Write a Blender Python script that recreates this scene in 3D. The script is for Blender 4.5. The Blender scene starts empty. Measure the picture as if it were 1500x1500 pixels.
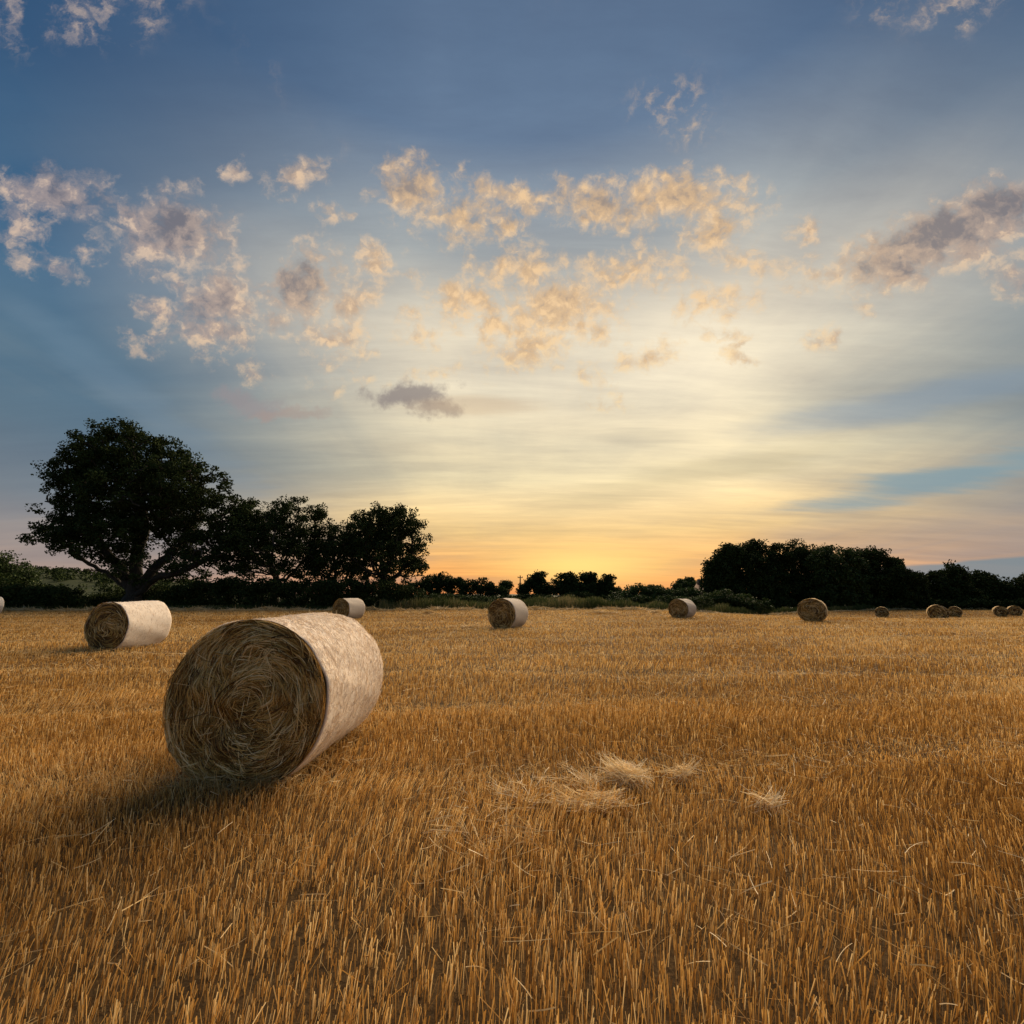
import bpy, math, random
import numpy as np
from mathutils import Vector, Matrix

scene = bpy.context.scene
C = scene.collection
F = 650.0                      # focal length in photo pixels (photo is 1500 wide)
CAM_H = 1.48                   # eye height in metres
PITCH = math.atan(120.0 / F)   # the horizon lies 120 px below the picture centre
CP, SP = math.cos(PITCH), math.sin(PITCH)

# ------------------------------------------------------------------ camera
cam_data = bpy.data.cameras.new("camera")
cam = bpy.data.objects.new("camera", cam_data)
C.objects.link(cam)
cam.location = (0, 0, CAM_H)
cam.rotation_euler = (math.radians(90) + PITCH, 0, 0)
cam_data.sensor_fit = 'HORIZONTAL'
cam_data.sensor_width = 36.0
cam_data.lens = 36.0 * F / 1500.0
cam_data.clip_start = 0.05
cam_data.clip_end = 6000
scene.camera = cam


def pix_dir(px, py):
    x = (px - 750.0) / F
    z = (750.0 - py) / F
    return np.array([x, CP - z * SP, SP + z * CP])


def at(px, py, Y):
    """point on the ray through a pixel at ground distance Y"""
    d = pix_dir(px, py)
    t = Y / d[1]
    return np.array([d[0] * t, Y, CAM_H + d[2] * t])


# ------------------------------------------------------------------ sky
SUN_AZ = math.radians(24.0)    # to the right of the view axis
SUN_EL = math.radians(25.0)
GLOW_AZ = math.radians(9.0)    # where the afterglow stands highest

world = bpy.data.worlds.new("World")
scene.world = world
world.use_nodes = True
world.cycles.sampling_method = 'MANUAL'
world.cycles.sample_map_resolution = 256
NT = world.node_tree
NT.nodes.clear()


def nd(tree, typ, **kw):
    n = tree.nodes.new(typ)
    for k, v in kw.items():
        setattr(n, k, v)
    return n


def put(tree, sock, val):
    if hasattr(val, 'is_output'):
        tree.links.new(val, sock)
    else:
        sock.default_value = val


def wmath(op, a, b=0.0, c=0.0, clamp=False):
    n = nd(NT, 'ShaderNodeMath', operation=op, use_clamp=clamp)
    put(NT, n.inputs[0], a)
    put(NT, n.inputs[1], b)
    put(NT, n.inputs[2], c)
    return n.outputs[0]


def wvec(op, a, b=(0, 0, 0), scale=1.0):
    n = nd(NT, 'ShaderNodeVectorMath', operation=op)
    put(NT, n.inputs[0], a)
    put(NT, n.inputs[1], b)
    if op == 'SCALE':
        put(NT, n.inputs['Scale'], scale)
    return n.outputs['Value'] if op in ('DOT_PRODUCT', 'LENGTH', 'DISTANCE') else n.outputs[0]


def wmix(fac, a, b, blend='MIX'):
    n = nd(NT, 'ShaderNodeMix', data_type='RGBA', blend_type=blend)
    put(NT, n.inputs[0], fac)
    put(NT, n.inputs[6], a if hasattr(a, 'is_output') else (*a, 1))
    put(NT, n.inputs[7], b if hasattr(b, 'is_output') else (*b, 1))
    return n.outputs[2]


def wsmooth(v, lo, hi, a=0.0, b=1.0):
    n = nd(NT, 'ShaderNodeMapRange', interpolation_type='SMOOTHSTEP')
    put(NT, n.inputs[0], v)
    for i, x in enumerate((lo, hi, a, b)):
        n.inputs[i + 1].default_value = x
    return n.outputs[0]


def wnoise(vec, scale, detail=4, rough=0.5, dist=0.0):
    n = nd(NT, 'ShaderNodeTexNoise')
    put(NT, n.inputs['Vector'], vec)
    n.inputs['Scale'].default_value = scale
    n.inputs['Detail'].default_value = detail
    n.inputs['Roughness'].default_value = rough
    n.inputs['Distortion'].default_value = dist
    return n


def wramp(fac, stops):
    n = nd(NT, 'ShaderNodeValToRGB')
    r = n.color_ramp
    while len(r.elements) < len(stops):
        r.elements.new(0.5)
    for e, (p, c) in zip(r.elements, stops):
        e.position = p
        e.color = (*c, 1)
    put(NT, n.inputs[0], fac)
    return n.outputs[0]


def srgb(r, g, b):
    return tuple(((c / 255 + 0.055) / 1.055) ** 2.4 if c > 10 else c / 255 / 12.92 for c in (r, g, b))


tc = nd(NT, 'ShaderNodeTexCoord')
DIR = wvec('NORMALIZE', tc.outputs['Generated'])
sep = nd(NT, 'ShaderNodeSeparateXYZ')
put(NT, sep.inputs[0], DIR)
dx, dy, dz = sep.outputs
ELEV = wmath('MULTIPLY', wmath('ARCSINE', dz), 180 / math.pi / 90)        # elevation, 1 = zenith
ELEV = wmath('MAXIMUM', ELEV, 0.0)

# clear sky of a low sun
sky = nd(NT, 'ShaderNodeTexSky', sky_type='NISHITA')
sky.sun_disc = False
sky.sun_elevation = SUN_EL
sky.sun_rotation = SUN_AZ
sky.altitude = 50
sky.air_density = 1.0
sky.dust_density = 1.0
sky.ozone_density = 1.6
CLEAR = wvec('SCALE', sky.outputs[0], scale=0.04)

# high thin veil of cirrus that the sun lights from below the horizon
sun_right = (math.cos(GLOW_AZ), -math.sin(GLOW_AZ), 0)
sun_fwd = (math.sin(GLOW_AZ), math.cos(GLOW_AZ), 0)
side = wvec('DOT_PRODUCT', DIR, sun_right)
fwd = wvec('DOT_PRODUCT', DIR, sun_fwd)
AZ = wmath('ARCTAN2', side, fwd)                                         # azimuth from the sun, radians
den = wmath('ADD', wmath('MAXIMUM', dz, 0.0), 0.10)
comb = nd(NT, 'ShaderNodeCombineXYZ')
put(NT, comb.inputs[0], wmath('DIVIDE', dx, den))
put(NT, comb.inputs[1], wmath('DIVIDE', dy, den))
PLANE = comb.outputs[0]                                                  # flat layer of air seen from below
mp = nd(NT, 'ShaderNodeMapping')
put(NT, mp.inputs[0], PLANE)
mp.inputs['Rotation'].default_value = (0, 0, math.radians(12))
mp.inputs['Scale'].default_value = (0.85, 0.16, 1)
ST1 = wnoise(mp.outputs[0], 1.5, 6, 0.58, 0.5).outputs[0]
mp2 = nd(NT, 'ShaderNodeMapping')
put(NT, mp2.inputs[0], PLANE)
mp2.inputs['Rotation'].default_value = (0, 0, math.radians(-12))
mp2.inputs['Scale'].default_value = (0.22, 1.0, 1)
mp2.inputs['Location'].default_value = (3.1, 1.7, 0)
ST2 = wnoise(mp2.outputs[0], 0.9, 5, 0.5, 0.4).outputs[0]

mp3 = nd(NT, 'ShaderNodeMapping')
put(NT, mp3.inputs[0], PLANE)
mp3.inputs['Rotation'].default_value = (0, 0, math.radians(-30))
mp3.inputs['Scale'].default_value = (0.3, 1.3, 1)

veil_col = wramp(ELEV, [(0.0, srgb(250, 152, 82)), (0.035, srgb(255, 180, 98)), (0.085, srgb(250, 208, 136)),
                        (0.16, srgb(252, 232, 184)), (0.29, srgb(255, 240, 208)), (0.36, srgb(236, 224, 200)),
                        (0.45, srgb(168, 174, 176)), (0.56, srgb(104, 126, 154)), (1.0, srgb(76, 106, 142))])
away_col = wramp(ELEV, [(0.0, srgb(174, 148, 138)), (0.045, srgb(160, 146, 142)), (0.10, srgb(128, 137, 145)),
                        (0.17, srgb(100, 124, 141)), (0.24, srgb(84, 117, 141)), (0.33, srgb(66, 106, 140)),
                        (0.48, srgb(52, 88, 126)), (1.0, srgb(50, 80, 118))])
spread = wmath('MULTIPLY', AZ, AZ)
wid = wmath('ADD', 0.30, wmath('MULTIPLY', ELEV, 0.50))
GLOW = wmath('MULTIPLY_ADD', wmath('POWER', 2.71828, wmath('MULTIPLY', wmath('DIVIDE', spread, wid), -1.0)), 1.42, -0.14, clamp=True)
stk = wmath('ADD', wsmooth(ST1, 0.32, 0.68, -0.07, 0.07), wsmooth(ST2, 0.32, 0.68, -0.14, 0.14))
GLOWS = wmath('ADD', GLOW, wmath('MULTIPLY', stk, wsmooth(GLOW, 0.0, 0.5, 0.35, 1.0)), clamp=True)
VEIL = wmix(GLOWS, away_col, veil_col)
# soft brightness streaks of the veil
VEIL = wmix(1.0, VEIL, wramp(ST2, [(0.30, (0.84, 0.85, 0.88)), (0.72, (1.12, 1.10, 1.06))]), 'MULTIPLY')
ST3 = wnoise(mp3.outputs[0], 3.2, 6, 0.68, 0.3).outputs[0]
VEIL = wmix(wsmooth(GLOW, 0.0, 0.6, 0.35, 1.0), VEIL, wmix(1.0, VEIL, wramp(ST3, [(0.34, (0.88, 0.88, 0.90)), (0.66, (1.10, 1.10, 1.08))]), 'MULTIPLY'))
BASE = wmix(0.90, CLEAR, VEIL)
# yellow core just above the set sun
core = wmath('POWER', 2.71828, wmath('MULTIPLY', -1.0, wmath('ADD',
             wmath('MULTIPLY', spread, 34.0),
             wmath('MULTIPLY', wmath('POWER', wmath('SUBTRACT', ELEV, 0.040), 2.0), 1300.0))))
BASE = wmix(wmath('MULTIPLY', core, 0.75), BASE, (1.25, 0.86, 0.26))


# bearings on a flat northern chart: east / north and height / north
nor = wmath('MAXIMUM', dy, 0.05)
chart = nd(NT, 'ShaderNodeCombineXYZ')
put(NT, chart.inputs[0], wmath('DIVIDE', dx, nor))
put(NT, chart.inputs[1], wmath('DIVIDE', dz, nor))
CHART = chart.outputs[0]
NORTH = wsmooth(dy, 0.06, 0.25)
CN = wnoise(CHART, 14.0, 4, 0.6)
WARP = wvec('SCALE', wvec('SUBTRACT', CN.outputs['Color'], (0.5, 0.5, 0.5)), scale=0.10)
WCHART = wvec('ADD', CHART, WARP)
SN = wnoise(mp2.outputs[0], 3.0, 4, 0.6)
SCHART = wvec('ADD', CHART, wvec('SCALE', wvec('SUBTRACT', SN.outputs['Color'], (.5, .5, .5)), scale=0.07))


def bearing(px, py):
    d = pix_dir(px, py)
    return np.array([d[0] / d[1], d[2] / d[1]])


_turned = {}


def patch(px, py, rx, ry, rot, vec):
    """soft oval patch of sky: 1 in its middle, below 0 outside its rim"""
    q = int(round(rot / 12.0)) * 12
    key = (q, id(vec))
    a = math.radians(q)
    ca, sa = math.cos(a), math.sin(a)
    if key not in _turned:
        cmb = nd(NT, 'ShaderNodeCombineXYZ')
        put(NT, cmb.inputs[0], wvec('DOT_PRODUCT', vec, (ca, sa, 0)))
        put(NT, cmb.inputs[1], wvec('DOT_PRODUCT', vec, (-sa, ca, 0)))
        _turned[key] = (cmb.outputs[0], vec)
    tv = _turned[key][0]
    c = bearing(px, py)
    la = np.linalg.norm(bearing(px + rx * ca, py - rx * sa) - c)
    lb = np.linalg.norm(bearing(px + ry * sa, py + ry * ca) - c)
    cu, cv = c[0] * ca + c[1] * sa, -c[0] * sa + c[1] * ca
    n = nd(NT, 'ShaderNodeVectorMath', operation='MULTIPLY_ADD')
    put(NT, n.inputs[0], tv)
    n.inputs[1].default_value = (1 / la, 1 / lb, 0)
    n.inputs[2].default_value = (-cu / la, -cv / lb, 0)
    return wvec('LENGTH', n.outputs[0])


# cumulus scraps of the evening: centre, radii, tilt, density
CLOUDS = [
    (85, 285, 95, 48, -12, 1.0), (35, 330, 60, 36, -25, .75), (130, 368, 36, 22, -30, .7), (60, 390, 95, 24, -8, .55),
    (250, 345, 105, 62, -15, 1.15), (320, 440, 62, 62, 35, 1.1), (318, 487, 70, 34, -5, 1.1), (230, 460, 50, 26, -20, .75),
    (235, 492, 70, 16, -6, .7), (215, 510, 34, 16, -10, .6), (360, 385, 30, 22, 0, .7), (265, 415, 30, 22, 0, .65),
    (270, 285, 40, 45, 0, .5), (430, 258, 60, 30, 20, .85), (345, 252, 26, 20, 0, .7), (418, 295, 22, 14, 0, .6),
    (488, 310, 32, 24, 0, .7), (446, 420, 52, 78, -12, 1.15), (465, 385, 44, 30, 30, .85), (520, 440, 58, 36, 35, .9),
    (400, 470, 52, 24, -5, .75), (490, 490, 62, 26, -5, .85), (550, 380, 40, 32, 25, .8), (595, 403, 24, 14, 0, .6),
    (600, 275, 60, 60, 30, .95), (680, 320, 80, 55, -20, .85), (742, 332, 34, 24, 20, .85), (660, 275, 60, 30, -30, .55),
    (690, 440, 80, 45, -10, .95), (770, 395, 90, 45, -10, .9), (780, 510, 90, 38, 25, .9), (820, 450, 110, 55, 20, 1.1),
    (900, 400, 80, 42, 25, .9), (975, 405, 56, 28, 25, .8), (740, 480, 90, 36, -12, .85), (860, 480, 60, 30, 0, .8),
    (620, 490, 52, 26, 0, .6), (600, 455, 40, 22, 0, .5), (760, 290, 130, 28, -18, .8), (880, 300, 110, 45, -10, .9),
    (1000, 290, 130, 48, 5, 1.1), (1050, 335, 60, 55, 10, .9), (1090, 385, 90, 24, -12, .75), (1200, 400, 70, 26, 10, .75),
    (1180, 330, 30, 22, 20, .8), (1180, 354, 26, 14, 0, .6), (1050, 440, 80, 38, 10, .8), (1060, 485, 50, 16, 10, .5),
    (1390, 345, 160, 52, 22, 1.35), (1300, 385, 80, 45, -5, 1.15), (1470, 300, 70, 48, 30, 1.2), (1490, 400, 70, 46, -25, .9),
    (1264, 450, 24, 16, 0, .7), (1205, 492, 46, 24, 10, .7), (1090, 500, 30, 12, 20, .75), (1085, 522, 42, 14, -10, .7),
    (950, 525, 58, 26, 12, .8), (870, 550, 50, 22, -15, .5), (880, 585, 60, 18, -30, .4), (370, 545, 34, 26, -40, .7),
    (320, 530, 46, 14, -8, .45), (500, 525, 70, 22, 0, .5), (640, 545, 60, 18, 8, .5), (480, 575, 50, 18, -25, .4),
    (540, 560, 60, 18, 0, .35),
]
acc = None
for (px, py, rx, ry, rot, dens) in CLOUDS:
    v = wmath('MULTIPLY_ADD', patch(px, py, rx * 1.34, ry * 1.34, rot, WCHART), -dens, dens)
    acc = v if acc is None else wmath('MAXIMUM', acc, v)
acc = wmath('MULTIPLY', wmath('MAXIMUM', acc, 0.0), NORTH)
# the same broken cloud goes on overhead and behind
far_n = wnoise(PLANE, 1.6, 2, 0.5).outputs[0]
outside = wmath('MULTIPLY', wsmooth(far_n, 0.50, 0.78), wsmooth(wmath('SUBTRACT', dy, wmath('MULTIPLY', dz, 0.9)), 0.20, -0.05))
outside = wmath('MULTIPLY', outside, wsmooth(dz, 0.08, 0.35))
acc = wmath('MAXIMUM', acc, outside)
PVEC = wvec('ADD', DIR, wvec('SCALE', WARP, scale=0.35))
PUFF = wnoise(PVEC, 30.0, 5, 0.60).outputs[0]
dens = wmath('ADD', wmath('MULTIPLY', acc, 1.2), wmath('MULTIPLY', wmath('SUBTRACT', PUFF, 0.5), 2.1))
dens = wmath('MULTIPLY', wmath('SUBTRACT', dens, 0.30), wsmooth(acc, 0.0, 0.22))
ALPHA = wmath('MULTIPLY', wsmooth(dens, -0.12, 0.85), wsmooth(acc, 0.02, 0.22))
# relief of the puffs: sides turned to the low sun are lit, the far sides and thick middles go grey
to_sun = wvec('SCALE', wvec('SUBTRACT', (math.sin(GLOW_AZ), math.cos(GLOW_AZ), -0.05), DIR), scale=0.016)
PUFF2 = wnoise(wvec('ADD', PVEC, to_sun), 30.0, 4, 0.58).outputs[0]
BODIES = [(90, 262, 100, 40, -12, .8), (258, 325, 110, 50, -15, .9), (295, 460, 60, 40, 20, .8), (438, 405, 56, 72, -12, 1.0), (605, 255, 60, 56, 30, .8),
          (690, 300, 90, 50, -20, .6), (880, 296, 110, 40, -10, .6), (1000, 266, 130, 32, 5, .5),
          (1400, 322, 180, 50, 24, 1.0), (1310, 350, 90, 34, 0, .8), (1490, 296, 80, 50, 24, .9)]
body = None
for (px, py, rx, ry, rot, k_) in BODIES:
    v = wmath('MULTIPLY_ADD', patch(px, py, rx * 1.25, ry * 1.25, rot, WCHART), -k_, k_)
    body = v if body is None else wmath('MAXIMUM', body, v)
body = wmath('MULTIPLY', wmath('MAXIMUM', body, 0.0), NORTH)
shade = wmath('MULTIPLY_ADD', wmath('SUBTRACT', PUFF, PUFF2), 2.6, 0.62)
shade = wmath('MULTIPLY_ADD', body, -0.62, shade)
shade = wmath('MULTIPLY_ADD', wsmooth(dens, 0.25, 1.3), -0.30, shade)
lit = wmix(wsmooth(ELEV, 0.10, 0.42), wmix(GLOW, srgb(238, 198, 158), srgb(255, 226, 162)), wmix(GLOW, srgb(222, 196, 174), srgb(246, 206, 156)))
mid_c = wmix(GLOW, srgb(166, 152, 150), srgb(218, 182, 140))
dark = wmix(GLOW, srgb(104, 106, 120), srgb(160, 142, 128))
CL = wmix(wsmooth(shade, 0.40, 0.85), wmix(wsmooth(shade, -0.30, 0.50), dark, mid_c), lit)
SKY = wmix(wmath('MULTIPLY', ALPHA, 0.88), BASE, CL)


def streak(px, py, rx, ry, rot, amount, col, sky_in, lo=0.05, hi=0.8, puffy=False):
    m = wmath('SUBTRACT', 1.0, patch(px, py, rx, ry, rot, WCHART if puffy else SCHART))
    m = wsmooth(wmath('ADD', m, wmath('MULTIPLY', wmath('SUBTRACT', PUFF if puffy else ST2F, 0.5), 1.1 if puffy else 1.6)), lo, hi)
    return wmix(wmath('MULTIPLY', wmath('MULTIPLY', m, NORTH), amount), sky_in, col)


ST2F = wnoise(mp3.outputs[0], 2.2, 5, 0.6).outputs[0]
SKY = streak(595, 582, 100, 30, -6, 0.82, srgb(140, 130, 128), SKY, 0.15, 0.75, True)
SKY = streak(640, 600, 60, 22, -6, 0.75, srgb(148, 136, 130), SKY, 0.15, 0.75, True)
SKY = streak(690, 590, 130, 20, -2, 0.45, srgb(205, 178, 145), SKY)
SKY = streak(365, 590, 90, 26, -12, 0.6, srgb(152, 142, 144), SKY, 0.1, 0.8, True)
SKY = streak(430, 606, 90, 16, -6, 0.5, srgb(170, 150, 140), SKY, 0.1, 0.8, True)
SKY = streak(1420, 690, 330, 34, 8, 0.75, srgb(126, 156, 168), SKY)          # open blue gap between the cirrus
SKY = streak(1380, 575, 330, 36, 10, 0.45, srgb(130, 152, 172), SKY)
SKY = streak(1000, 700, 340, 36, 10, 0.40, srgb(190, 175, 140), SKY)
SKY = streak(945, 640, 110, 16, 6, 0.35, srgb(180, 172, 155), SKY)
SKY = streak(170, 560, 420, 40, -38, 0.30, srgb(120, 142, 160), SKY)
# low bank of blue-grey cloud on the right horizon
bank_h = wmath('ADD', 0.050, wmath('MULTIPLY', wmath('SUBTRACT', wnoise(DIR, 6.0, 3, 0.5).outputs[0], 0.5), 0.02))
bank = wmath('MULTIPLY', wsmooth(wmath('SUBTRACT', wmath('ADD', bank_h, wmath('MULTIPLY', wmath('SUBTRACT', AZ, 0.6), 0.06)), dz), -0.002, 0.004),
             wsmooth(AZ, 0.38, 0.62))
SKY = wmix(wmath('MULTIPLY', bank, 0.85), SKY, srgb(122, 138, 146))

bg = nd(NT, 'ShaderNodeBackground')
put(NT, bg.inputs[0], SKY)
bg.inputs[1].default_value = 0.69
wo = nd(NT, 'ShaderNodeOutputWorld')
NT.links.new(bg.outputs[0], wo.inputs[0])

# ------------------------------------------------------------------ sun, exposure
sun_data = bpy.data.lights.new("sun", 'SUN')
sun_data.energy = 4.5
sun_data.angle = math.radians(75)
sun_data.color = (1.0, 0.77, 0.51)
sun = bpy.data.objects.new("sun", sun_data)
C.objects.link(sun)
sd = Vector((math.sin(SUN_AZ) * math.cos(SUN_EL), math.cos(SUN_AZ) * math.cos(SUN_EL), math.sin(SUN_EL)))
sun.rotation_euler = sd.to_track_quat('Z', 'Y').to_euler()
sun.location = (10, 30, 20)

scene.view_settings.view_transform = 'Standard'
scene.view_settings.look = 'None'
scene.view_settings.exposure = 0.55
scene.view_settings.gamma = 1.0
scene.view_settings.use_curve_mapping = False

# ------------------------------------------------------------------ helpers
def sstep(x, a, b):
    t = np.clip((np.asarray(x, float) - a) / (b - a), 0, 1)
    return t * t * (3 - 2 * t)


def ground_z(x, y):
    """the field is level near the camera and falls away gently on the far right"""
    return -1.2 * sstep(x, 8, 33) * sstep(y, 22, 52)


def tag(o, label=None, cat=None, group=None, kind=None):
    if label: o['label'] = label
    if cat: o['category'] = cat
    if group: o['group'] = group
    if kind: o['kind'] = kind
    return o


def empty(name, loc, rz=0.0):
    o = bpy.data.objects.new(name, None)
    C.objects.link(o)
    o.location = loc
    o.rotation_euler = (0, 0, rz)
    o.empty_display_size = 0.3
    return o


def mesh_obj(name, verts, faces, mats, parent=None, attr=None, smooth=False, mat_idx=None):
    """verts (N,3); faces = (M,k) array or a list of such arrays; attr = per-vertex float called tint"""
    verts = np.asarray(verts, np.float32)
    if not isinstance(faces, (list, tuple)):
        faces = [faces]
    faces = [np.asarray(f, np.int32) for f in faces if len(f)]
    me = bpy.data.meshes.new(name)
    me.vertices.add(len(verts))
    me.vertices.foreach_set('co', verts.ravel())
    loops = np.concatenate([f.ravel() for f in faces])
    sizes = np.concatenate([np.full(len(f), f.shape[1], np.int32) for f in faces])
    starts = np.concatenate([[0], np.cumsum(sizes)[:-1]]).astype(np.int32)
    me.loops.add(len(loops))
    me.loops.foreach_set('vertex_index', loops)
    me.polygons.add(len(sizes))
    me.polygons.foreach_set('loop_start', starts)
    me.polygons.foreach_set('loop_total', sizes)
    if smooth:
        me.polygons.foreach_set('use_smooth', np.ones(len(sizes), bool))
    for m in (mats if isinstance(mats, (list, tuple)) else [mats]):
        me.materials.append(m)
    if mat_idx is not None:
        me.polygons.foreach_set('material_index', np.asarray(mat_idx, np.int32))
    if attr is not None:
        a = me.attributes.new('tint', 'FLOAT', 'POINT')
        a.data.foreach_set('value', np.asarray(attr, np.float32))
    me.update(calc_edges=True)
    o = bpy.data.objects.new(name, me)
    C.objects.link(o)
    if parent is not None:
        o.parent = parent
    return o


def material(name, build, **kw):
    m = bpy.data.materials.new(name)
    m.use_nodes = True
    t = m.node_tree
    t.nodes.clear()
    out = t.nodes.new('ShaderNodeOutputMaterial')
    build(t, out, **kw)
    return m


def tn(t, typ, ins=None, **kw):
    n = t.nodes.new(typ)
    for k, v in kw.items():
        setattr(n, k, v)
    for k, v in (ins or {}).items():
        put(t, n.inputs[k], v)
    return n


def tramp(t, fac, stops):
    n = t.nodes.new('ShaderNodeValToRGB')
    r = n.color_ramp
    while len(r.elements) < len(stops):
        r.elements.new(0.5)
    for e, (p, c) in zip(r.elements, stops):
        e.position = p
        e.color = (*c, 1)
    put(t, n.inputs[0], fac)
    return n.outputs[0]


def mat_tint(name, stops, rough=0.7, transl=0.0, tcol=None, spec=0.2):
    """colour from the per-piece tint value; thin pieces let some light through"""
    def b(t, out):
        at_ = tn(t, 'ShaderNodeAttribute', attribute_name='tint')
        col = tramp(t, at_.outputs['Fac'], stops)
        p = tn(t, 'ShaderNodeBsdfPrincipled', {'Base Color': col, 'Roughness': rough, 'Specular IOR Level': spec})
        if transl > 0:
            tr = tn(t, 'ShaderNodeBsdfTranslucent', {'Color': col})
            mx = tn(t, 'ShaderNodeMixShader', {0: transl, 1: p.outputs[0], 2: tr.outputs[0]})
            t.links.new(mx.outputs[0], out.inputs[0])
        else:
            t.links.new(p.outputs[0], out.inputs[0])
    return material(name, b)


# ------------------------------------------------------------------ materials
STRAW = [(0.0, (0.20, 0.098, 0.026)), (0.35, (0.50, 0.265, 0.066)), (0.7, (0.75, 0.440, 0.130)), (1.0, (0.90, 0.66, 0.31))]
M_stubble = mat_tint('stubble_straw', STRAW, 0.75, 0.38, spec=0.08)
M_litter = mat_tint('loose_straw', [(0.0, (0.44, 0.27, 0.09)), (0.5, (0.70, 0.49, 0.21)), (1.0, (0.90, 0.74, 0.46))], 0.5, 0.25, spec=0.35)
M_face = mat_tint('bale_straw', [(0.0, (0.07, 0.038, 0.012)), (0.35, (0.32, 0.180, 0.046)), (0.7, (0.72, 0.470, 0.140)), (1.0, (0.92, 0.74, 0.40))], 0.6, 0.1, spec=0.25)
M_fuzz = mat_tint('wrap_straw', [(0.0, (0.60, 0.44, 0.28)), (0.4, (0.80, 0.67, 0.52)), (1.0, (0.90, 0.81, 0.69))], 0.6, 0.2, spec=0.2)
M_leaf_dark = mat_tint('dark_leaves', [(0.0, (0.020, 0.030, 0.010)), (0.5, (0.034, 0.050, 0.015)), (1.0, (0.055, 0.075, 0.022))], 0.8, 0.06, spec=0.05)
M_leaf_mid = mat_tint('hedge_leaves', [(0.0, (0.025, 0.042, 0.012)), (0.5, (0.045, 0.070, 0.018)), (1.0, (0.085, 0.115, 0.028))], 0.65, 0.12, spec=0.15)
M_grass = mat_tint('verge_grass', [(0.0, (0.045, 0.065, 0.018)), (0.5, (0.11, 0.125, 0.040)), (0.8, (0.24, 0.20, 0.085)), (1.0, (0.40, 0.31, 0.15))], 0.65, 0.2, spec=0.15)


def b_bark(t, out):
    g = tn(t, 'ShaderNodeTexCoord')
    mpn = tn(t, 'ShaderNodeMapping', {0: g.outputs['Object'], 'Scale': (6, 6, 1.2)})
    n = tn(t, 'ShaderNodeTexNoise', {'Vector': mpn.outputs[0], 'Scale': 2.0, 'Detail': 6.0})
    col = tramp(t, n.outputs[0], [(0.3, (0.022, 0.017, 0.012)), (0.7, (0.055, 0.044, 0.033))])
    bp = tn(t, 'ShaderNodeBump', {'Strength': 0.6, 'Distance': 0.05, 'Height': n.outputs[0]})
    p = tn(t, 'ShaderNodeBsdfPrincipled', {'Base Color': col, 'Roughness': 0.9, 'Normal': bp.outputs[0]})
    t.links.new(p.outputs[0], out.inputs[0])


M_bark = material('bark', b_bark)


def b_wrap(t, out, tones=((0.62, 0.48, 0.35), (0.78, 0.66, 0.53), (0.84, 0.74, 0.62), (0.88, 0.81, 0.72))):
    """pale net wrap drawn round the bale, straw showing through it in streaks"""
    uv = tn(t, 'ShaderNodeUVMap', uv_map='wrap')
    m1 = tn(t, 'ShaderNodeMapping', {0: uv.outputs[0], 'Scale': (16, 120, 1), 'Rotation': (0, 0, 0.25)})
    n1 = tn(t, 'ShaderNodeTexNoise', {'Vector': m1.outputs[0], 'Scale': 1.0, 'Detail': 5.0, 'Roughness': 0.65})
    m2 = tn(t, 'ShaderNodeMapping', {0: uv.outputs[0], 'Scale': (3, 4, 1)})
    n2 = tn(t, 'ShaderNodeTexNoise', {'Vector': m2.outputs[0], 'Scale': 1.5, 'Detail': 6.0, 'Roughness': 0.6})
    m3 = tn(t, 'ShaderNodeMapping', {0: uv.outputs[0], 'Scale': (38, 70, 1), 'Rotation': (0, 0, -0.3)})
    n3 = tn(t, 'ShaderNodeTexNoise', {'Vector': m3.outputs[0], 'Scale': 1.0, 'Detail': 3.0})
    s1 = tn(t, 'ShaderNodeMath', {0: n1.outputs[0], 1: n3.outputs[0]}, operation='ADD')
    s2 = tn(t, 'ShaderNodeMath', {0: n2.outputs[0], 1: 0.5, 2: s1.outputs[0]}, operation='MULTIPLY_ADD')
    f = tn(t, 'ShaderNodeMath', {0: s2.outputs[0], 1: 0.4}, operation='MULTIPLY')
    col = tramp(t, f.outputs[0], list(zip((0.34, 0.42, 0.52, 0.66), tones)))
    bp = tn(t, 'ShaderNodeBump', {'Strength': 0.45, 'Distance': 0.008, 'Height': s1.outputs[0]})
    p = tn(t, 'ShaderNodeBsdfPrincipled', {'Base Color': col, 'Roughness': 0.8, 'Specular IOR Level': 0.08, 'Normal': bp.outputs[0]})
    t.links.new(p.outputs[0], out.inputs[0])


M_wrap = material('net_wrap', b_wrap)
M_wrap_dull = material('dull_net_wrap', b_wrap, tones=((0.36, 0.28, 0.20), (0.50, 0.42, 0.33), (0.58, 0.50, 0.41), (0.66, 0.59, 0.51)))  # same wrap in darker, duller tones for three mid-field bales
M_wrap_straw = material('straw_net_wrap', b_wrap, tones=((0.26, 0.16, 0.07), (0.44, 0.29, 0.13), (0.56, 0.39, 0.19), (0.66, 0.50, 0.28)))


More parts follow.
